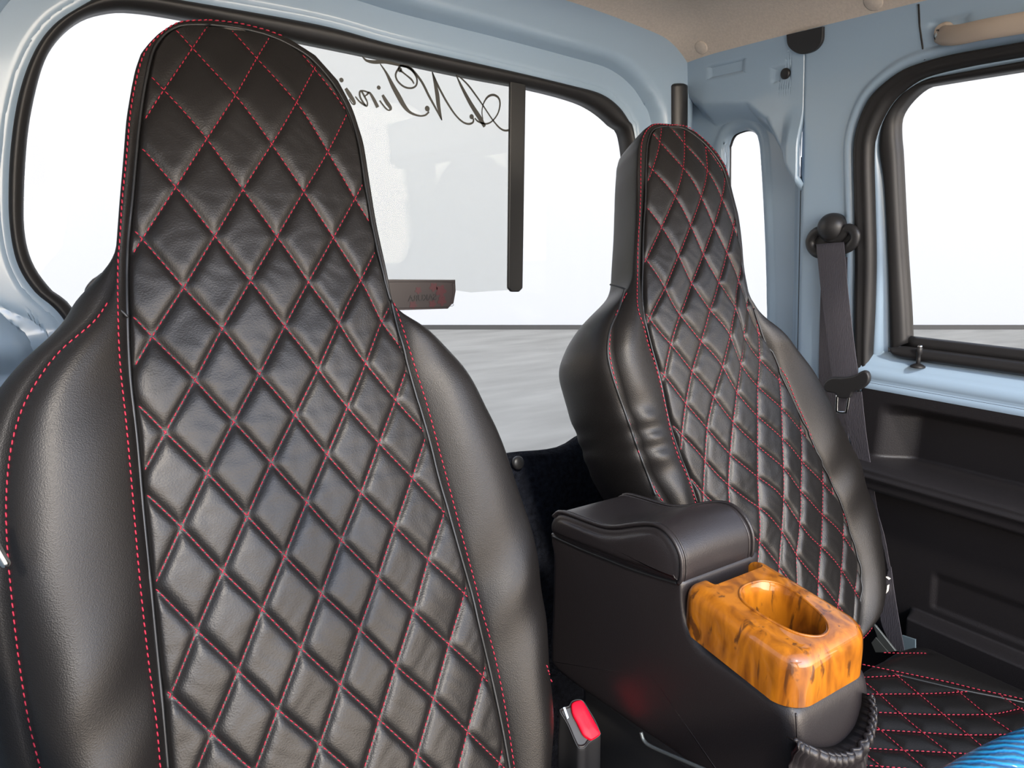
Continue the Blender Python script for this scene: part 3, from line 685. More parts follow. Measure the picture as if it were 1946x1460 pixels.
# anchor bracket by the cushion
ab = thing('belt_anchor_bracket', onS(1700, 1240, .07), 'grey steel anchor bracket beside the far seat cushion under the belt', 'bracket')
V, F = prism([onS(*p, .085) for p in ((1657, 1184), (1664, 1190), (1702, 1238), (1690, 1240), (1668, 1215))], (.004, .0, 0)); mesh('anchor_plate', V, F, M['steel'], ab, smooth=False, bevel=.001)
V, F = prism([onS(*p, .086) for p in ((1656, 1222), (1664, 1212), (1688, 1240), (1664, 1240))], (.003, .0, 0)); mesh('lower_plate', V, F, M['steel'], ab, smooth=False)
V, F = prism([onS(*p, .055) for p in ((1714, 1208), (1739, 1216), (1739, 1244), (1716, 1244))], (.003, 0, 0)); mesh('rear_plate', V, F, M['bluegrey'], ab, smooth=False)

# small dark belt guide peeking from behind the near seat
V, F = prism(catmull([onY(x, y, .80) for x, y in ((205, 522), (184, 528), (172, 538), (163, 553), (163, 575), (172, 590), (205, 600))], 5, True), (0, .012, 0))
o = mesh('belt_guide', V, F, M['plastic']); tag(o, 'dark curved belt guide edge peeking behind the near seat shoulder', 'belt guide')
# chrome tip at the left edge
P = [onY(x, y, .60) for x, y in ((-40, 975), (-8, 1040), (14, 1078))]
V, F = tube(catmull(P, 8), .0034, 14, rfun=lambda t: 1 if t < .93 else 1 - (t - .93) * 6); o = mesh('chrome_rod', V, F, M['chrome']); tag(o, 'thin chrome rod tip touching the left edge of the near seat', 'rod')

# ------------------------------------------------------------------ seats
SA_ = radians(20)
SD = np.array([0, -sin(SA_), -cos(SA_)]); SNN = np.array([0, -cos(SA_), sin(SA_)]); SPT = np.array([0, .80, 1.19]); UX = np.array([1.0, 0, 0])
def s_uv(x, y, w=0):
    P = onP(x, y, SNN, SPT + SNN * w); return P[0], float((P - SPT) @ SD)
def s_w(u, v, w): return SPT + UX * u + SD * v + SNN * w
def tps(XY, Zv, reg=1e-5):
    n = len(XY); d2 = ((XY[:, None] - XY[None]) ** 2).sum(-1); K = .5 * d2 * np.log(d2 + 1e-12) + reg * np.eye(n); Pm = np.c_[np.ones(n), XY]
    A = np.zeros((n + 3, n + 3)); A[:n, :n] = K; A[:n, n:] = Pm; A[n:, :n] = Pm.T; c = np.linalg.solve(A, np.vstack([Zv, np.zeros((3, Zv.shape[1]))]))
    def f(Q):
        d = ((Q[:, None] - XY[None]) ** 2).sum(-1); return (.5 * d * np.log(d + 1e-12)) @ c[:n] + np.c_[np.ones(len(Q)), Q] @ c[n:]
    return f
def smooth1(a, s):
    r = int(3 * s) + 1; k = np.exp(-.5 * (np.arange(-r, r + 1) / s) ** 2); k /= k.sum(); return np.convolve(np.pad(a, r, mode='edge'), k, 'valid')

def build_seat(D_, name, label, T_head=.085, T_body=.12, oL=(.004, .03), oR=(.004, .008), bulge=(.026, .026), vend=.93, foldamp=0.0):
    EdL = np.array([s_uv(*p) for p in D_['edge_l']]); EdR = np.array([s_uv(*p) for p in D_['edge_r']]); SmL = np.array([s_uv(*p) for p in D_['seam_l']]); SmR = np.array([s_uv(*p) for p in D_['seam_r']])
    def fn(P):
        o = np.argsort(P[:, 1], kind='stable'); P = P[o]
        # extend downwards
        P = np.vstack([P, [P[-1][0] + (P[-1][0] - P[-4][0]) / (P[-1][1] - P[-4][1] + 1e-9) * (vend - P[-1][1]) * .5, vend]]) if P[-1][1] < vend - .01 else P
        return P
    EdL, EdR, SmL, SmR = map(fn, (EdL, EdR, SmL, SmR))
    v0 = min(EdL[0, 1], EdR[0, 1]); v0s = min(SmL[0, 1], SmR[0, 1])
    VV = np.linspace(v0, vend, 1200)
    def tab(P, top_u, vt):
        u = np.interp(VV, P[:, 1], P[:, 0]); us = smooth1(u, 8); k = sm(vt + .05, vt + .09, VV); return u * (1 - k) + us * k
    tEL, tER, tSL, tSR = tab(EdL, 0, v0), tab(EdR, 0, v0), tab(SmL, 0, v0s), tab(SmR, 0, v0s)
    fEL = lambda v: np.interp(v, VV, tEL); fER = lambda v: np.interp(v, VV, tER); fSL = lambda v: np.maximum(np.interp(v, VV, tSL), fEL(v) + .004); fSR = lambda v: np.minimum(np.interp(v, VV, tSR), fER(v) - .002)
    def Wf(u, v):
        u = np.asarray(u, float); v = np.asarray(v, float); el, er, sl_, sr = fEL(v), fER(v), fSL(v), fSR(v)
        sp = np.clip((u - sl_) / (sr - sl_ + 1e-6), 0, 1); w = .010 * (1 - (2 * sp - 1) ** 2) * sm(v0, v0 + .1, v)
        tl = np.clip((u - el) / (sl_ - el + 1e-6), 0, 1); wl = sl_ - el; tb = .12 + .88 * sm(v0 + .05, v0 + .16, v); w = w + tb * np.where(u < sl_, np.minimum(wl * .30, bulge[0]) * np.sin(pi * tl ** .75) ** .8, 0)
        tr = np.clip((er - u) / (er - sr + 1e-6), 0, 1); wr_ = er - sr; w = w + tb * np.where(u > sr, np.minimum(wr_ * .26, bulge[1]) * np.sin(pi * tr ** .75) ** .8, 0)
        # crease beside the seams
        w = w - .0025 * np.exp(-((u - sl_) / .004) ** 2) * sm(v0s + .05, v0s + .12, v)
        w = w - .0025 * np.exp(-((u - sr) / .004) ** 2) * sm(v0s + .2, v0s + .26, v)
        # head end rolls back
        t = np.clip((v - v0) / .03, 0, 1); w = w - .004 * (1 - np.sqrt(1 - (1 - t) ** 2))
        # soft folds
        w = w + .0018 * np.sin(u * 60 + v * 37 + 2 * np.sin(v * 21)) * sm(.05, .12, v - v0) * np.where((u > sl_) & (u < sr), .4, 1)
        if foldamp: w = w + foldamp * np.sin(v * 150 + 3 * np.sin(v * 40)) * np.where(u < sl_, np.exp(-((u - el - .012) / .018) ** 2), 0) * sm(.36, .42, v) * (1 - sm(.62, .68, v))
        return w
    root = thing(name, s_w(.5 * (fEL(.9) + fER(.9)), vend, -.05), label, 'car seat')
    # ---- body
    vs = np.r_[v0 + .0002 + (.05) * np.linspace(0, 1, 26) ** 2.2, np.linspace(v0 + .052, vend, 170)]
    rings = []
    for v in vs:
        el, er = float(fEL(v)), float(fER(v)); fr_ = .5 - .5 * np.cos(np.linspace(0, pi, 110)); us = el + (er - el) * (fr_ * .5 + np.linspace(0, 1, 110) * .5)
        w = Wf(us, np.full(110, v)); sl_, sr = float(fSL(v)), float(fSR(v)); inp = sm(0, .004, us - sl_) * sm(0, .004, sr - us) * (1 if v > v0s else 0); w = w - .006 * inp
        body = float(sm(v0 + .22, v0 + .33, v)); T = T_head + (T_body - T_head) * body; tk = min(1, (v - v0) / .03); Tk = T * sqrt(max(1 - (1 - tk) ** 2, .0004)) * .9 + T * .1 * tk
        a_l = oL[0] + (oL[1] - oL[0]) * float(sm(v0 + .225, v0 + .275, v)); a_r = oR[0] + (oR[1] - oR[0]) * float(sm(v0 + .26, v0 + .36, v))
        wL, wR = w[0], w[-1]
        ring = [(u, x) for u, x in zip(us, w)]
        for q in np.linspace(0, pi, 18)[1:]: ring.append((er + a_r * sin(q) - .018 * (1 - cos(q)) / 2, wR - Tk / 2 * (1 - cos(q))))
        for q in np.linspace(0, 1, 8)[1:-1]: ring.append((er - .018 + (el + .018 - er + .018) * q, (wR * (1 - q) + wL * q) - Tk - .006 * sin(pi * q)))
        for q in np.linspace(pi, 0, 18)[:-1]: ring.append((el - a_l * sin(q) + .018 * (1 - cos(q)) / 2, wL - Tk / 2 * (1 - cos(q))))
        rings.append([s_w(u, v, x) for u, x in ring])
    V, F = grid(rings, close_v=True); nr = len(rings[0]); F = list(F); F.append(tuple(range(nr))[::-1]); F.append(tuple((len(rings) - 1) * nr + j for j in range(nr)))
    mesh('backrest', V, F, M['side_leather'], root)
    # ---- quilted panel
    lat = D_['lattice']; uvp = np.array([s_uv(x, y, .006) for x, y, a, b in lat]); ab = np.array([(a, b) for x, y, a, b in lat], float); f = tps(uvp, ab)
    nv, nu = 560, 250; pv = np.r_[v0s + .0004 + .04 * np.linspace(0, 1, 40) ** 2, np.linspace(v0s + .0415, vend - .01, nv - 40)]
    q = np.linspace(0, 1, nu); gl, gr = fSL(pv), fSR(pv); U = gl[:, None] + (gr - gl)[:, None] * q[None]; Vg = np.repeat(pv[:, None], nu, 1)
    A = f(np.c_[U.ravel(), Vg.ravel()]); a = A[:, 0].reshape(U.shape); b = A[:, 1].reshape(U.shape)
    da = np.abs(a - np.round(a)); db = np.abs(b - np.round(b)); s_ = .085
    puff = (1 - np.exp(-(da / s_) ** 1.3)) * (1 - np.exp(-(db / s_) ** 1.3))
    ed = np.minimum(sm(0, .004, U - gl[:, None]), sm(0, .004, gr[:, None] - U)) * sm(0, .003, Vg - v0s)
    ca, cb = np.floor(a), np.floor(b); rnd = np.sin(ca * 12.9 + cb * 78.2) * 43758.5; rnd = rnd - np.floor(rnd)
    topq = .45 + .55 * sm(v0 + .05, v0 + .25, Vg)
    tilt = ((a - ca - .5) * (rnd - .5) + (b - cb - .5) * (np.mod(rnd * 7, 1) - .5)) * .0005
    wob = .00022 * np.sin(U * 170 + 3 * np.sin(Vg * 90) + rnd * 6) * np.sin(Vg * 140 + 2 * np.sin(U * 110))
    Wp = Wf(U, Vg) + (.0050 * puff + tilt * puff + wob * puff) * topq * (.3 + .7 * ed) - .0045 * (1 - ed)
    P = SPT + U[..., None] * UX + Vg[..., None] * SD + Wp[..., None] * SNN
    V, F = grid(P); qp_ = mesh('quilted_panel', V, F, M['leather'], root)
    # ---- quilting thread
    sbuf = Buf()
    for arr, lo, hi in ((a, int(np.floor(a.min())), int(np.ceil(a.max()))), (b, int(np.floor(b.min())), int(np.ceil(b.max())))):
        for k in range(lo, hi + 1):
            sg = (arr[:, :-1] - k) * (arr[:, 1:] - k) < 0; line = []
            for i in range(arr.shape[0]):
                js = np.nonzero(sg[i])[0]
                if len(js) == 0:
                    if len(line) > 2: dashes(sbuf, line, SNN)
                    line = []; continue
                j = js[0]; t = (k - arr[i, j]) / (arr[i, j + 1] - arr[i, j]); pt = P[i, j] * (1 - t) + P[i, j + 1] * t
                if q[j] * (gr[i] - gl[i]) < .003 or (1 - q[j]) * (gr[i] - gl[i]) < .003: 
                    if len(line) > 2: dashes(sbuf, line, SNN)
                    line = []; continue
                if line and np.linalg.norm(pt - line[-1]) > .03:
                    if len(line) > 2: dashes(sbuf, line, SNN)
                    line = []
                line.append(pt)
            if len(line) > 2: dashes(sbuf, line, SNN)
    o = sbuf.build('quilt_stitching', M['thread'], qp_); o['label'] = 'red diamond quilting stitches'
    # ---- border stitches and seams
    def surf(px, extra=0):
        out_ = []
        for x, y in catmull(np.array(px, float), 6):
            w = 0.0
            for _ in range(4): u, v = s_uv(x, y, w); w = float(Wf(min(max(u, float(fEL(v))), float(fER(v))), v))
            out_.append(s_w(u, v, w + extra))
        return out_
    for st in D_['stitch']:
        bb = Buf(); S = np.array(surf(st)); dashes(bb, S, SNN, L=.0050, r=.00066, lift=.0006)
        o = bb.build('border_stitching', M['thread'], root); o['label'] = 'red topstitching along the seat edges'
    for st in D_['piping']:
        V, F = tube(resample(np.array(surf(st, .0002)), 120), .0015, 8); mesh('seam_piping', V, F, M['piping'], root)
    nk_ = [s_w(*s_uv(x, y, w), w) for x, y, w in D_['neck']]
    V, F = tube(catmull(nk_, 6), .0013, 8); mesh('neck_seam', V, F, M['piping'], root)
    return root, Wf, fEL, fER

Lnear = dict(neck=[(243, 603, .004), (232, 592, .004), (214, 578, .002), (203, 566, -.006), (194, 550, -.018), (187, 535, -.032)],
 edge_l=[(400, 37), (357, 36), (340, 40), (322, 50), (303, 63), (286, 80), (270, 100), (260, 128), (253, 160), (243, 220), (237, 300), (230, 380), (225, 450), (221, 500), (216, 545), (206, 575), (176, 613), (114, 666), (72, 718), (39, 778), (17, 853), (8, 946), (10, 1039), (17, 1132), (30, 1230), (46, 1325), (62, 1403), (78, 1470)],
 edge_r=[(400, 37), (450, 42), (508, 55), (551, 73), (599, 105), (642, 153), (671, 206), (690, 268), (702, 345), (716, 431), (730, 499), (740, 542), (748, 578), (763, 594), (792, 613), (825, 637), (847, 658), (878, 697), (902, 735), (923, 776), (940, 807), (957, 848), (974, 899), (991, 951), (1004, 991), (1022, 1075), (1034, 1168), (1040, 1262), (1048, 1330), (1050, 1377), (1045, 1429), (1043, 1470)],
 seam_l=[(398, 47), (350, 48), (325, 56), (306, 72), (290, 98), (276, 158), (264, 240), (252, 374), (242, 479), (242, 601), (247, 713), (261, 843), (271, 960), (289, 1142), (307, 1325), (320, 1470)],
 seam_r=[(398, 47), (455, 54), (505, 66), (548, 84), (592, 112), (634, 160), (662, 210), (681, 270), (693, 346), (708, 431), (722, 500), (734, 545), (743, 575), (751, 607), (768, 672), (789, 747), (813, 829), (833, 908), (852, 974), (895, 1127), (926, 1257), (952, 1377), (970, 1475)],
 stitch=[[(395, 38), (340, 43), (303, 67), (274, 102), (257, 160), (247, 220), (240, 300), (232, 380), (228, 450), (224, 500), (224, 587), (228, 690), (240, 806), (251, 930), (265, 1096), (281, 1247), (297, 1372), (306, 1475)],
         [(395, 38), (450, 44), (505, 57), (540, 70)],
         [(748, 575), (768, 631), (789, 699), (813, 775), (834, 852), (868, 979), (910, 1137), (941, 1252), (962, 1356), (980, 1475)],
         [(205, 575), (177, 613), (116, 666), (75, 718), (42, 778), (21, 853), (12, 946), (14, 1039), (22, 1132), (34, 1240), (49, 1340), (62, 1403), (79, 1470)],
         [(1037, 1263), (1042, 1282), (1050, 1300)]],
 piping=[[(398, 47), (350, 48), (325, 56), (306, 72), (290, 98), (276, 158), (264, 240), (252, 374), (242, 479), (242, 601), (247, 713), (261, 843), (271, 960), (289, 1142), (307, 1325), (320, 1470)],
         [(398, 47), (455, 54), (505, 66), (548, 84), (592, 112), (634, 160), (662, 210), (681, 270), (693, 346), (708, 431), (722, 500), (734, 545), (742, 572)],
         [(743, 572), (751, 607), (768, 672), (789, 747), (813, 829), (833, 908), (852, 974), (895, 1127), (926, 1257), (952, 1377), (970, 1475)]],
 lattice=[(367,87,0,0),(446,184,1,0),(514,278,2,0),(575,367,3,0),(633,452,4,0),(686,532,5,0),(728,610,6,0),(489,108,1,-1),(562,197,2,-1),(623,288,3,-1),(677,375,4,-1),(600,126,2,-2),(664,209,3,-2),
  (312,168,0,1),(392,266,1,1),(460,363,2,1),(524,453,3,1),(584,538,4,1),(642,616,5,1),(753,760,7,1),(334,356,1,2),(407,451,2,2),(474,537,3,2),(539,622,4,2),(602,703,5,2),(658,775,6,2),(719,843,7,2),(785,908,8,2),(849,974,9,2),
  (271,451,1,3),(349,547,2,3),(421,627,3,3),(491,713,4,3),(558,791,5,3),(619,865,6,3),(683,937,7,3),(749,1001,8,3),(815,1064,9,3),(887,1129,10,3),(290,638,2,4),(370,723,3,4),(443,803,4,4),(513,881,5,4),(580,955,6,4),(646,1027,7,4),(715,1097,8,4),(784,1161,9,4),(854,1225,10,4),(922,1287,11,4),
  (315,821,3,5),(394,900,4,5),(468,981,5,5),(538,1057,6,5),(608,1128,7,5),(680,1195,8,5),(749,1264,9,5),(822,1327,10,5),(889,1391,11,5),(345,1002,4,6),(423,1086,5,6),(496,1158,6,6),(569,1231,7,6),(644,1300,8,6),(717,1366,9,6),(790,1433,10,6),(294,1116,4,7),(375,1199,5,7),(452,1274,6,7),(526,1347,7,7),(605,1413,8,7),(326,1322,5,8),(403,1395,6,8)])
nearS, WfN, _, _ = build_seat(Lnear, 'car_seat', 'large near black leather seat with red diamond stitching, left of the console', oL=(.004, .036), oR=(.003, .006), bulge=(.030, .022))
Rfar = dict(neck=[(1221, 573, .004), (1211, 563, .003), (1199, 555, -.004), (1187, 549, -.014), (1172, 544, -.030), (1160, 541, -.045)],
 edge_l=[(1271, 233), (1257, 233), (1242, 234), (1228, 244), (1219, 261), (1214, 282), (1212, 323), (1212, 364), (1210, 415), (1207, 467), (1206, 520), (1200, 545), (1190, 560), (1176, 589), (1163, 625), (1159, 665), (1164, 698), (1175, 734), (1193, 785), (1209, 827), (1223, 872), (1241, 909), (1256, 942), (1290, 1010), (1320, 1080)],
 edge_r=[(1271, 233), (1290, 235), (1306, 241), (1321, 249), (1343, 268), (1364, 291), (1378, 313), (1386, 336), (1392, 364), (1403, 409), (1411, 467), (1416, 512), (1422, 560), (1430, 575), (1442, 590), (1464, 615), (1492, 641), (1514, 666), (1541, 704), (1563, 745), (1588, 792), (1612, 836), (1631, 882), (1645, 923), (1657, 964), (1668, 1013), (1674, 1065), (1676, 1120), (1670, 1161), (1659, 1183), (1643, 1208), (1624, 1227)],
 seam_l=[(1270, 241), (1257, 241), (1242, 246), (1234, 258), (1229, 282), (1227, 323), (1226, 374), (1222, 436), (1220, 516), (1220, 562), (1222, 590), (1228, 623), (1238, 664), (1247, 695), (1257, 736), (1270, 796), (1282, 836), (1295, 873), (1309, 910), (1324, 956), (1345, 1020), (1368, 1090)],
 seam_r=[(1270, 241), (1290, 242), (1304, 247), (1318, 256), (1338, 273), (1358, 296), (1372, 318), (1380, 340), (1387, 368), (1397, 411), (1405, 468), (1411, 512), (1419, 560), (1429, 587), (1442, 626), (1467, 678), (1486, 722), (1505, 763), (1527, 812), (1549, 859), (1574, 911), (1596, 964), (1613, 1011), (1627, 1057), (1635, 1101), (1636, 1139), (1632, 1175), (1624, 1208)],
 stitch=[[(1284, 237), (1271, 238), (1257, 236), (1242, 237), (1230, 246), (1222, 261), (1218, 282), (1217, 323), (1217, 364), (1215, 415), (1212, 467), (1211, 518), (1210, 562), (1212, 588), (1220, 617), (1230, 654), (1240, 683), (1251, 722), (1259, 757), (1268, 799), (1276, 832), (1288, 869), (1303, 904), (1320, 955), (1340, 1010)],
         [(1284, 237), (1306, 241), (1321, 251), (1342, 270), (1362, 293), (1376, 315), (1384, 337)],
         [(1430, 585), (1445, 617), (1470, 667), (1495, 716), (1514, 763), (1536, 812), (1558, 862), (1581, 913), (1605, 970), (1618, 1016), (1632, 1057), (1640, 1101), (1640, 1139), (1636, 1167), (1627, 1200), (1619, 1215)],
         [(1195, 555), (1180, 589), (1167, 625), (1164, 665), (1169, 698), (1180, 734), (1198, 785), (1214, 827), (1228, 872), (1246, 909), (1261, 942), (1290, 1000)],
         [(1659, 1184), (1655, 1196), (1640, 1213), (1622, 1228)]],
 piping=[[(1270, 241), (1257, 241), (1242, 246), (1234, 258), (1229, 282), (1227, 323), (1226, 374), (1222, 436), (1220, 516), (1220, 562), (1222, 590), (1228, 623), (1238, 664), (1247, 695), (1257, 736), (1270, 796), (1282, 836), (1295, 873), (1309, 910), (1324, 956)],
         [(1270, 241), (1290, 242), (1304, 247), (1318, 256), (1338, 273), (1358, 296), (1372, 318), (1380, 340), (1387, 368), (1397, 411), (1405, 468), (1411, 512), (1419, 560), (1427, 585)],
         [(1429, 587), (1442, 626), (1467, 678), (1486, 722), (1505, 763), (1527, 812), (1549, 859), (1574, 911), (1596, 964), (1613, 1011), (1627, 1057), (1635, 1101), (1636, 1139), (1632, 1175), (1624, 1205)],
         [(1187, 549), (1175, 590), (1160, 625), (1155, 665), (1160, 700), (1172, 740), (1190, 790), (1204, 830), (1220, 875), (1246, 942)]],
 lattice=[(1258,267,0,0),(1296,320,1,0),(1329,376,2,0),(1354,430,3,0),(1380,481,4,0),(1407,532,5,0),(1421,582,6,0),(1304,271,1,-1),(1343,324,2,-1),(1371,377,3,-1),(1397,430,4,-1),(1346,275,2,-2),(1383,331,3,-2),
  (1243,320,0,1),(1280,375,1,1),(1308,431,2,1),(1333,485,3,1),(1362,538,4,1),(1396,586,5,1),(1412,638,6,1),(1444,683,7,1),(1258,431,1,2),(1286,488,2,2),(1311,540,3,2),(1345,591,4,2),(1383,640,5,2),(1404,693,6,2),(1438,735,7,2),(1485,776,8,2),(1527,819,9,2),
  (1233,491,1,3),(1263,548,2,3),(1290,600,3,3),(1329,650,4,3),(1368,699,5,3),(1395,747,6,3),(1436,792,7,3),(1484,834,8,3),(1524,876,9,3),(1567,918,10,3),(1239,604,2,4),(1275,655,3,4),(1314,706,4,4),(1353,755,5,4),(1388,803,6,4),(1435,848,7,4),(1484,890,8,4),(1519,933,9,4),(1563,978,10,4),(1606,1019,11,4),
  (1266,713,3,5),(1304,767,4,5),(1343,815,5,5),(1384,864,6,5),(1436,907,7,5),(1484,949,8,5),(1514,995,9,5),(1557,1039,10,5),(1598,1083,11,5),(1629,1124,12,5),(1299,826,4,6),(1341,875,5,6),(1382,922,6,6),(1438,965,7,6),(1481,1010,8,6),(1507,1054,9,6),(1551,1104,10,6),(1589,1150,11,6),(1300,885,4,7),(1341,937,5,7),(1440,1030,7,7),(1476,1076,8,7)])
farS, WfF, _, _ = build_seat(Rfar, 'car_seat', 'smaller far black leather seat with red diamond stitching, beyond the console by the door', T_head=.068, T_body=.13, oL=(.003, .022), oR=(.002, .003), bulge=(.028, .014), vend=.86, foldamp=.0022)
# seat cushions
CZ = .42
def cushion(root, x0, x1, y0, y1, lines, borders, seams, seam_fn=None):
    segs = []
    for L_ in lines + borders + seams:
        P = [onZ(*p, CZ + .012)[:2] for p in L_]; segs += [(P[i], P[i + 1]) for i in range(len(P) - 1)]
    nx, ny = 200, 200; xs_ = np.linspace(x0, x1, nx); ys_ = np.linspace(y0, y1, ny); X, Y = np.meshgrid(xs_, ys_, indexing='ij'); dm = np.full(X.shape, 1.0)
    for p, q in segs:
        d = q - p; L2 = d @ d + 1e-9; t = np.clip(((X - p[0]) * d[0] + (Y - p[1]) * d[1]) / L2, 0, 1); dm = np.minimum(dm, np.hypot(X - p[0] - t * d[0], Y - p[1] - t * d[1]))
    ex = np.minimum(X - x0, x1 - X); ey = np.minimum(Y - y0, y1 - Y)
    exr = np.clip((x1 - X) / .09, 0, 1); Z = CZ - .05 * (1 - np.sqrt(1 - (1 - exr) ** 2)) * (1 if segs else 0) + .012 * sm(0, .04, ex) * sm(0, .04, ey) + .004 * (1 - np.exp(-(dm / .007) ** 1.4)) * (1 if segs else 0) - .03 * (1 - np.sqrt(np.clip(1 - (1 - np.clip(ex / .025, 0, 1)) ** 2, 0, 1))) - .03 * (1 - np.sqrt(np.clip(1 - (1 - np.clip(ey / .025, 0, 1)) ** 2, 0, 1)))
    top = np.stack([X, Y, Z], -1); V, F = grid(top); V = list(V); F = list(F); n0 = len(V)
    rim = [(i, 0) for i in range(nx)] + [(nx - 1, j) for j in range(1, ny)] + [(i, ny - 1) for i in range(nx - 2, -1, -1)] + [(0, j) for j in range(ny - 2, 0, -1)]
    for (i, j) in rim: V.append((X[i, j], Y[i, j], CZ - .15))
    for k in range(len(rim)):
        a_ = rim[k][0] * ny + rim[k][1]; b_ = rim[(k + 1) % len(rim)]; b_ = b_[0] * ny + b_[1]; F.append((a_, b_, n0 + (k + 1) % len(rim), n0 + k))
    F.append(tuple(range(n0, n0 + len(rim))))
    c_ = mesh('seat_cushion', V, F, M['leather'], root)
    bf = Buf()
    for L_ in borders + lines:
        if L_ in borders: bf = Buf()
        elif L_ is lines[0]: bf = Buf()
        S = np.array([onZ(*p, CZ + .013) for p in catmull(np.array(L_, float), 5)]); S[:, 2] -= .05 * (1 - np.sqrt(1 - (1 - np.clip((x1 - S[:, 0]) / .09, 0, 1)) ** 2)); S = S[(S[:, 0] > x0 + .005) & (S[:, 0] < x1 - .005) & (S[:, 1] > y0 + .005) & (S[:, 1] < y1 - .005)]
        dashes(bf, S, (0, 0, 1), r=.0006, lift=.0010)
        if L_ in borders and bf.V: o = bf.build('border_stitching', M['thread'], c_); o['label'] = 'red topstitching along the cushion edge'
    if lines: o = bf.build('quilt_stitching', M['thread'], c_); o['label'] = 'red stitching on the seat cushion'
    for L_ in seams:
        S = np.array([onZ(*p, CZ + .0130) for p in catmull(np.array(L_, float), 5)]); S[:, 2] -= .05 * (1 - np.sqrt(1 - (1 - np.clip((x1 - S[:, 0]) / .09, 0, 1)) ** 2)); S = S[S[:, 0] < x1 - .01]
        V, F = tube(S, .0016, 8); mesh('seam_piping', V, F, M['piping'], c_)
cushion(farS, .63, 1.05, -.02, .485,
 [[(1560, 1291), (1635, 1289), (1717, 1285)], [(1560, 1322), (1643, 1321), (1758, 1320), (1840, 1316)], [(1560, 1354), (1649, 1355), (1751, 1359), (1836, 1360), (1893, 1358), (1946, 1347), (2050, 1330)],
  [(1560, 1386), (1647, 1388), (1726, 1392), (1821, 1398), (1890, 1398), (2000, 1394), (2100, 1385)], [(1560, 1422), (1644, 1424), (1726, 1428), (1833, 1434), (1946, 1440)], [(1560, 1455), (1638, 1456), (1720, 1462), (1850, 1472)],
  [(1699, 1281), (1747, 1321), (1792, 1359), (1841, 1399), (1885, 1436), (1930, 1475)], [(1600, 1265), (1636, 1292), (1671, 1321), (1710, 1357), (1755, 1395), (1803, 1432), (1850, 1470)],
  [(1600, 1335), (1649, 1371), (1673, 1389), (1717, 1427), (1760, 1465)], [(1817, 1312), (1874, 1359), (1909, 1383), (1960, 1420)], [(1600, 1400), (1643, 1433), (1680, 1463)], [(1900, 1322), (1960, 1362)]],
 [[(1560, 1238), (1622, 1239), (1713, 1243), (1761, 1240)], [(1560, 1252), (1622, 1261), (1710, 1279), (1802, 1298), (1868, 1314), (1945, 1328), (2060, 1345)]],
 [[(1690, 1279), (1760, 1296), (1820, 1310), (1880, 1322), (1945, 1334), (2050, 1350)]])
cushion(nearS, -.015, .44, -.02, .45, [], [], [])

# ------------------------------------------------------------------ centre console
con = thing('centre_console', (.555, .48, .3), 'black leather centre console with padded armrest lid and orange burl wood tray', 'console')
CX0, CX1 = .500, .612
def side_prism(prof, x0, x1, name, m, r=.012, parent=None, crown=0, sharp=None, nx=14, top_r=0.0, cen_=None, puff=.003):
    """profile (y,z) swept from x0 to x1 with softly rounded flanks"""
    prof = resample(catmull(np.array(prof, float), 1 if False else 6, True), 170, True); cen = prof.mean(0); rows = []
    # inward normals
    T = np.roll(prof, -1, 0) - np.roll(prof, 1, 0); T /= np.linalg.norm(T, axis=1)[:, None] + 1e-9; Nn = np.stack([-T[:, 1], T[:, 0]], 1)
    if ((cen - prof) * Nn).sum() < 0: Nn = -Nn
    qs = [(x0 + r * (1 - cos(t)), r * (1 - sin(t))) for t in np.linspace(0, pi / 2, 7)]; qs += [(x0 + r + (x1 - x0 - 2 * r) * t, 0) for t in np.linspace(0, 1, nx)[1:-1]]; qs += [(x1 - r * (1 - cos(t)), r * (1 - sin(t))) for t in np.linspace(pi / 2, 0, 7)]
    for x, ins in qs:
        P = prof + Nn * (ins * (1 - top_r * sm(.615, .645, prof[:, 1])))[:, None]; t = (x - x0) / (x1 - x0); c_ = crown * sin(pi * t); P = P.copy(); P[:, 1] += c_ * sm(cen[1], prof[:, 1].max(), prof[:, 1]); rows.append([(x, p[0], p[1]) for p in P])
    cc = np.array(cen_ if cen_ is not None else cen); A0 = np.array(rows[0]); A1 = np.array(rows[-1]); pre = []; post = []
    for k in (.985, .95, .88, .75, .55, .3, .02):
        for A_, L_, sg in ((A0, pre, -1), (A1, post, 1)):
            B_ = A_.copy(); B_[:, 1] = cc[0] + (A_[:, 1] - cc[0]) * k; B_[:, 2] = cc[1] + (A_[:, 2] - cc[1]) * k; B_[:, 0] += sg * puff * (1 - k ** 6); L_.append(B_)
    rows = pre[::-1] + rows + post
    V, F = grid(rows, close_v=True); n = len(prof); F = list(F); F.append(tuple(range(n))[::-1]); F.append(tuple((len(rows) - 1) * n + j for j in range(n)))
    return mesh(name, V, F, m, parent, sharp=sharp)
body = [(.652, .652), (.60, .656), (.56, .659), (.52, .663), (.48, .669), (.458, .674), (.449, .672), (.447, .655), (.443, .638), (.432, .625), (.415, .6175), (.38, .615), (.35, .613), (.333, .611), (.322, .603), (.317, .585), (.315, .55), (.316, .50), (.320, .455), (.36, .465), (.43, .482), (.50, .478), (.56, .474), (.62, .470), (.655, .475), (.66, .50), (.658, .56), (.657, .62), (.656, .645)]
side_prism(body, CX0, CX1 + .004, 'console_body', M['smooth_leather'], r=.014, parent=con, top_r=.75, cen_=(.48, .555), puff=.001)
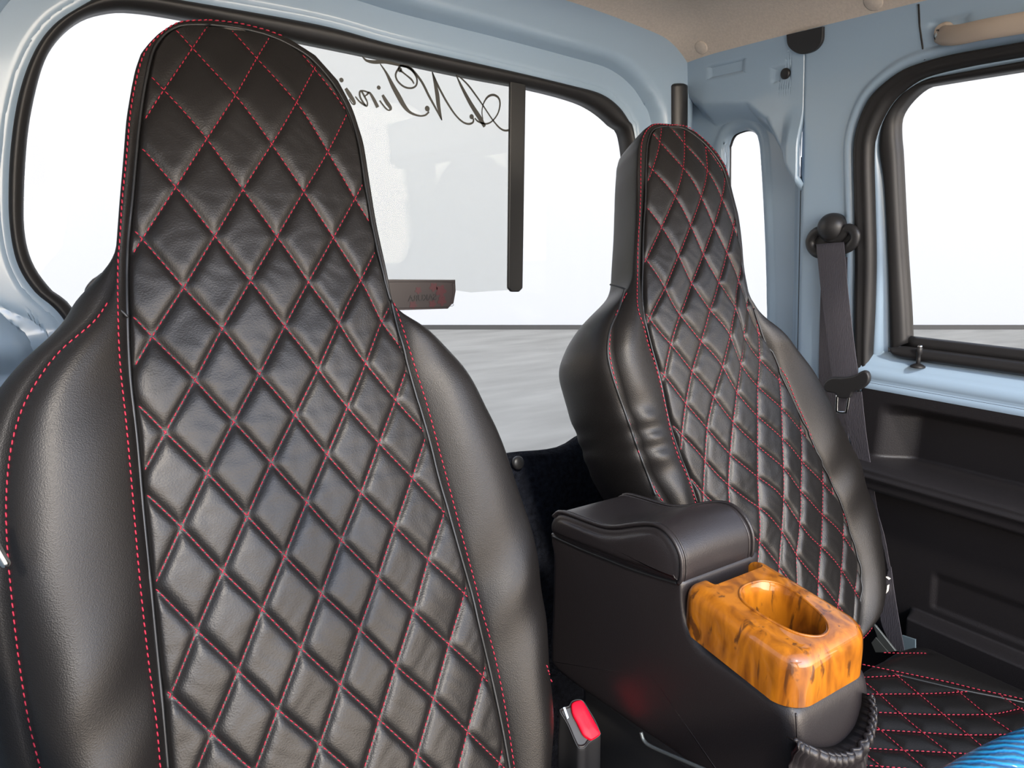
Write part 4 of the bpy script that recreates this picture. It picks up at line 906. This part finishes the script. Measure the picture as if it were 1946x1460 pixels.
# hidden stand
V, F = box((.556, .49, .24), (.07, .26, .46)); mesh('console_base', V, F, M['plastic'], con, smooth=False, bevel=.01)
lidp = [(.650, .672), (.641, .680), (.629, .6835), (.61, .6855), (.585, .6875), (.561, .6905), (.54, .697), (.52, .706), (.502, .7135), (.488, .7175), (.476, .7175), (.465, .713), (.456, .705), (.4505, .695), (.449, .684), (.4495, .674), (.453, .669), (.48, .664), (.52, .658), (.56, .654), (.60, .650), (.64, .647), (.652, .650), (.656, .660)]
lid = side_prism(lidp, CX0 - .003, CX1 - .004, 'armrest_lid', M['smooth_leather'], r=.009, parent=con, crown=.003, cen_=(.53, .675), puff=.004)
lp = resample(catmull(np.array(lidp[:17]), 6), 90)
for x in (CX0 - .0005, CX1 - .0085):
    V, F = tube([(x, p[0], p[1] + .0005) for p in lp], .0022, 8); mesh('lid_piping', V, F, M['smooth_leather'], lid)
    V, F = tube([(x + (.006 if x < .55 else -.006), p[0], p[1] + .0001) for p in lp], .0012, 8); mesh('lid_piping', V, F, M['smooth_leather'], lid)
V, F = tube(catmull([(CX0 - .0008, y, z) for y, z in ((.650, .6475), (.60, .6505), (.56, .6545), (.52, .6585), (.48, .6645), (.453, .6695))], 8), .0014, 8); mesh('lid_gap', V, F, M['piping'], lid)
# wooden tray: solid with a cup well and a small pocket, cut with exact booleans evaluated here
def rounded(x0, x1, y0, y1, r, n=10, rb=None):
    rb = r if rb is None else rb; P = []
    for (cx_, cy_, a0, rr_) in ((x1 - rb, y1 - rb, 0, rb), (x0 + rb, y1 - rb, 90, rb), (x0 + r, y0 + r, 180, r), (x1 - r, y0 + r, 270, r)):
        P += [(cx_ + rr_ * cos(radians(a0 + t)), cy_ + rr_ * sin(radians(a0 + t))) for t in np.linspace(0, 90, n)]
    return np.array(P)
wx0, wx1, wy0, wy1 = .499, .6115, .3185, .449
def wtop(y): return .655 + (y - .33) / .12 * .018
def wbot(y): return .608 + .004 * float(sm(.35, .42, y)) + .022 * float(sm(.42, .446, y))
rows = []
base = rounded(wx0, wx1, wy0, wy1, .024, 12, rb=.016); c0 = base.mean(0)
def inset(P, d):
    T = np.roll(P, -1, 0) - np.roll(P, 1, 0); T /= np.linalg.norm(T, axis=1)[:, None] + 1e-9; Nn = np.stack([-T[:, 1], T[:, 0]], 1); return P + Nn * d
for ins, hz in ((0, 'b'), (0, .3), (0, .6), (.0005, .8)):
    P = inset(base, ins); rows.append([(p[0], p[1], wbot(p[1]) if hz == 'b' else wbot(p[1]) + (wtop(p[1]) - .013 - wbot(p[1])) * hz / .8) for p in P])
for t in np.linspace(0, pi / 2, 8)[1:]:
    P = inset(base, .0005 + .0125 * (1 - cos(t))); rows.append([(p[0], p[1], wtop(p[1]) - .013 * (1 - sin(t))) for p in P])
V, F = grid(rows, close_v=True); n = len(base); F = list(F); F.append(tuple(range(n))[::-1]); F.append(tuple((len(rows) - 1) * n + j for j in range(n)))
wd_ = mesh('wood_tray', V, F, M['wood'], con)
cuts = []
cup = [(.534, .402), (.530, .388), (.531, .370), (.536, .350), (.548, .339), (.562, .339), (.574, .350), (.581, .370), (.584, .390), (.580, .403), (.568, .411), (.547, .411)]
cupc = catmull(np.array(cup), 5, True)
def cutter(P, z0, z1, taper=.9, flare=None):
    P = np.array(P); c = P.mean(0); R = []
    for z, k in ((z0, taper), (z1 - .012, 1.0), (z1 - .006, 1.01), (z1 - .002, 1.06), (z1 + .02, 1.22)): R.append([(c[0] + (p[0] - c[0]) * k, c[1] + (p[1] - c[1]) * k, z + (p[1] - .33) / .12 * .018 * (1 if z > z0 else 0)) for p in P])
    V, F = grid(R, close_v=True); n = len(P); F = list(F); F.append(tuple(range(n))[::-1]); F.append(tuple((len(R) - 1) * n + j for j in range(n)))
    o = mesh('cut', V, F, M['wood']); cuts.append(o); return o
cutter(cupc, .614, .655)
cutter(rounded(.527, .597, .431, .455, .005, 5), .640, .655, taper=.95)
for c_ in cuts:
    md = wd_.modifiers.new('cut', 'BOOLEAN'); md.operation = 'DIFFERENCE'; md.solver = 'EXACT'; md.object = c_
bpy.context.view_layer.update()
dg = bpy.context.evaluated_depsgraph_get(); ev = wd_.evaluated_get(dg); nm = bpy.data.meshes.new_from_object(ev)
wd_.modifiers.clear(); wd_.data = nm
nm.polygons.foreach_set('use_smooth', [True] * len(nm.polygons)); nm.set_sharp_from_angle(angle=radians(32))
for c_ in cuts: bpy.data.objects.remove(c_)
wd_['label'] = 'glossy orange burl wood cup holder tray'
V, F = tube([(CX0 + cc[0] - CX0, cc[1], wtop(cc[1]) + .0002) for cc in (np.array(cupc) - np.mean(cupc, 0)) * 1.12 + np.mean(cupc, 0)], .0012, 8, True); mesh('cup_rim', V, F, M['wood'], wd_)
# front pouch with gathered elastic top
fy = .3135
topc = catmull([onY(*p, fy) for p in ((1503, 1402), (1525, 1412), (1560, 1421), (1595, 1414), (1625, 1385), (1642, 1345), (1648, 1318))], 30)
rows = []
N_ = len(topc)
for i, p in enumerate(topc):
    t = i / (N_ - 1); bul = .010 * sin(pi * t) + .002; r_ = []
    for k, z in enumerate(np.linspace(0, 1, 26)):
        d = z; zz = p[2] - .16 * z; wave = .0020 * sin(t * 105 + 1.5 * sin(k * .7) + 2 * sin(t * 17)) * (exp(-((z - .05) / .07) ** 2) + .35 * exp(-z * 3))
        lip = .0050 * exp(-((z - .02) / .03) ** 2) - .003 * exp(-((z - .17) / .03) ** 2)
        r_.append((p[0], fy - bul - wave - lip + .0, zz))
    rows.append([(p[0], fy + .004, p[2] - .002)] + r_)
V, F = grid(rows); pu = mesh('front_pouch', V, F, M['smooth_leather'], con, solid=.0015)
V, F = tube([(p[0], fy - .010 * sin(pi * i / (N_ - 1)) - .0025 - .0016 * sin(i / (N_ - 1) * 105 + 2 * sin(i / (N_ - 1) * 17)), p[2] + .0003) for i, p in enumerate(topc)], .0018, 8); mesh('elastic_edge', V, F, M['smooth_leather'], pu)
V, F = tube(catmull([(.5015, .3195, .608), (.5005, .316, .590), (.5015, .314, .56), (.503, .315, .50)], 8), .0009, 8); mesh('front_seam', V, F, M['smooth_leather'], con)
# seat slide rail under the console
V, F = tube(catmull([onX(*p, .47) for p in ((1218, 1392), (1224, 1408), (1240, 1420), (1300, 1446), (1360, 1472))], 6), .0018, 8)
o = mesh('seat_slide_bar', V, F, M['steel']); tag(o, 'thin dark steel slide bar below the console side', 'bar')

# ------------------------------------------------------------------ buckle
bk_ = thing('seatbelt_buckle', onX(1130, 1480, .462), 'black seatbelt buckle with red release button between near seat and console', 'buckle')
BX = .462
# local frame: long axis along the image edge of the casing
pT, pB = onX(1092, 1340, BX), onX(1125, 1425, BX - .002)
ez = (pT - pB); ez[0] = 0; ez /= np.linalg.norm(ez); ex = np.array([1.0, 0, 0]); 
Bp = onP(1103, 1372, -FW, onX(1103, 1372, BX))                    # centre of the face turned to the driver
n1 = np.array([-.30, -.62, .72]); n1 /= np.linalg.norm(n1)        # face normal (up and forward)
def facep(x, y, h=0): return onP(x, y, n1, Bp + n1 * h)
def facepoly(px, h): return np.array([facep(x, y, h) for x, y in px])
case_o = [(1064, 1352), (1066, 1346), (1082, 1340), (1086, 1332), (1098, 1328), (1108, 1331), (1118, 1346), (1132, 1370), (1141, 1392), (1139, 1398), (1120, 1410), (1112, 1420), (1104, 1422), (1097, 1418), (1078, 1375)]
co = resample(catmull(facepoly(case_o, 0), 4, True), 60, True)
down = np.array([.03, .05, -1.0]); down /= np.linalg.norm(down); R = []
cc_ = co.mean(0)
for k, d_ in ((.86, -.0015), (.93, 0), (.985, .0015), (1.0, .005), (1.02, .03), (1.03, .031), (1.035, .09)): R.append(cc_ + (co - cc_) * k + down * d_ * (1 if d_ > 0 else 0) - n1 * (0 if d_ >= 0 else .0015))
V, F = grid(R, close_v=True); F = list(F); F.append(tuple(range(60))[::-1]); F.append(tuple(range(6 * 60, 7 * 60))); mesh('buckle_case', V, F, M['plastic'], bk_, sharp=50)
V, F = tube(cc_ + (co - cc_) * .985 + down * .001, .0007, 6, True); mesh('case_edge', V, F, M['plastic'], bk_)
rp = [(1085, 1341), (1090, 1335), (1101, 1332), (1108, 1336), (1124, 1364), (1139, 1392), (1138, 1399), (1124, 1408), (1118, 1406), (1107, 1398), (1096, 1376), (1087, 1358)]
ro = resample(catmull(facepoly(rp, 0), 3, True), 50, True); rc = ro.mean(0)
R = [rc + (ro - rc) * k + n1 * h_ for k, h_ in ((1.0, -.001), (1.0, .0025), (.95, .0042), (.86, .0048), (.4, .0050))]
V, F = grid(R, close_v=True); F = list(F); F.append(tuple(range(4 * 50, 5 * 50))); F.append(tuple(range(50))[::-1]); rbn = mesh('release_button', V, F, M['red'], bk_, sharp=40)
rbn['label'] = 'red release button'
V, F = prism(facepoly([(1070, 1345), (1074, 1344), (1081, 1364), (1078, 1367)], .0022), -n1 * .001); mesh('latch_slot', V, F, M['chrome'], bk_, smooth=False)
tcv = bpy.data.curves.new('button_word', 'FONT'); tcv.body = 'PRESS'; tcv.size = .0075; tcv.extrude = .00025; tcv.align_x = 'CENTER'; tcv.align_y = 'CENTER'
to = text_mesh('button_word', tcv, M['red'], bk_)
t1 = facep(1122, 1385, .0052) - facep(1104, 1350, .0052); t1 /= np.linalg.norm(t1); t2 = np.cross(n1, t1); pc = facep(1114, 1369, .0051) - root_loc(bk_)
to.matrix_local = Matrix(((t1[0], t2[0], n1[0], pc[0]), (t1[1], t2[1], n1[1], pc[1]), (t1[2], t2[2], n1[2], pc[2]), (0, 0, 0, 1)))

# ------------------------------------------------------------------ steering wheel
swc = np.array([.305, -.038, .839]); nw = np.array([0, .479, .878]); nw /= np.linalg.norm(nw); a1 = np.array([1.0, 0, 0]); a2 = np.cross(nw, a1)
sw = thing('steering_wheel', swc, 'steering wheel with glossy bright blue woven cover in the lower right foreground', 'steering wheel')
RW = .178
V, F = tube([swc + RW * (a1 * cos(t) + a2 * sin(t)) for t in np.linspace(0, 2 * pi, 160, endpoint=False)], .0175, 24, True); mesh('rim_cover', V, F, M['blue'], sw)
V, F = lathe([(.055, -.03), (.06, -.01), (.05, .008), (.02, .014), (.001, .015)], swc - nw * .03, nw, 32); mesh('hub', V, F, M['plastic'], sw)
for t in (radians(200), radians(340), radians(270)):
    d = a1 * cos(t) + a2 * sin(t); V, F = tube([swc - nw * .03 + d * .05, swc - nw * .02 + d * .11, swc + d * RW], .009, 12); mesh('spoke', V, F, M['plastic'], sw)
V, F = tube([swc - nw * .03, swc - nw * .30], .022, 16); mesh('column', V, F, M['plastic'], sw)
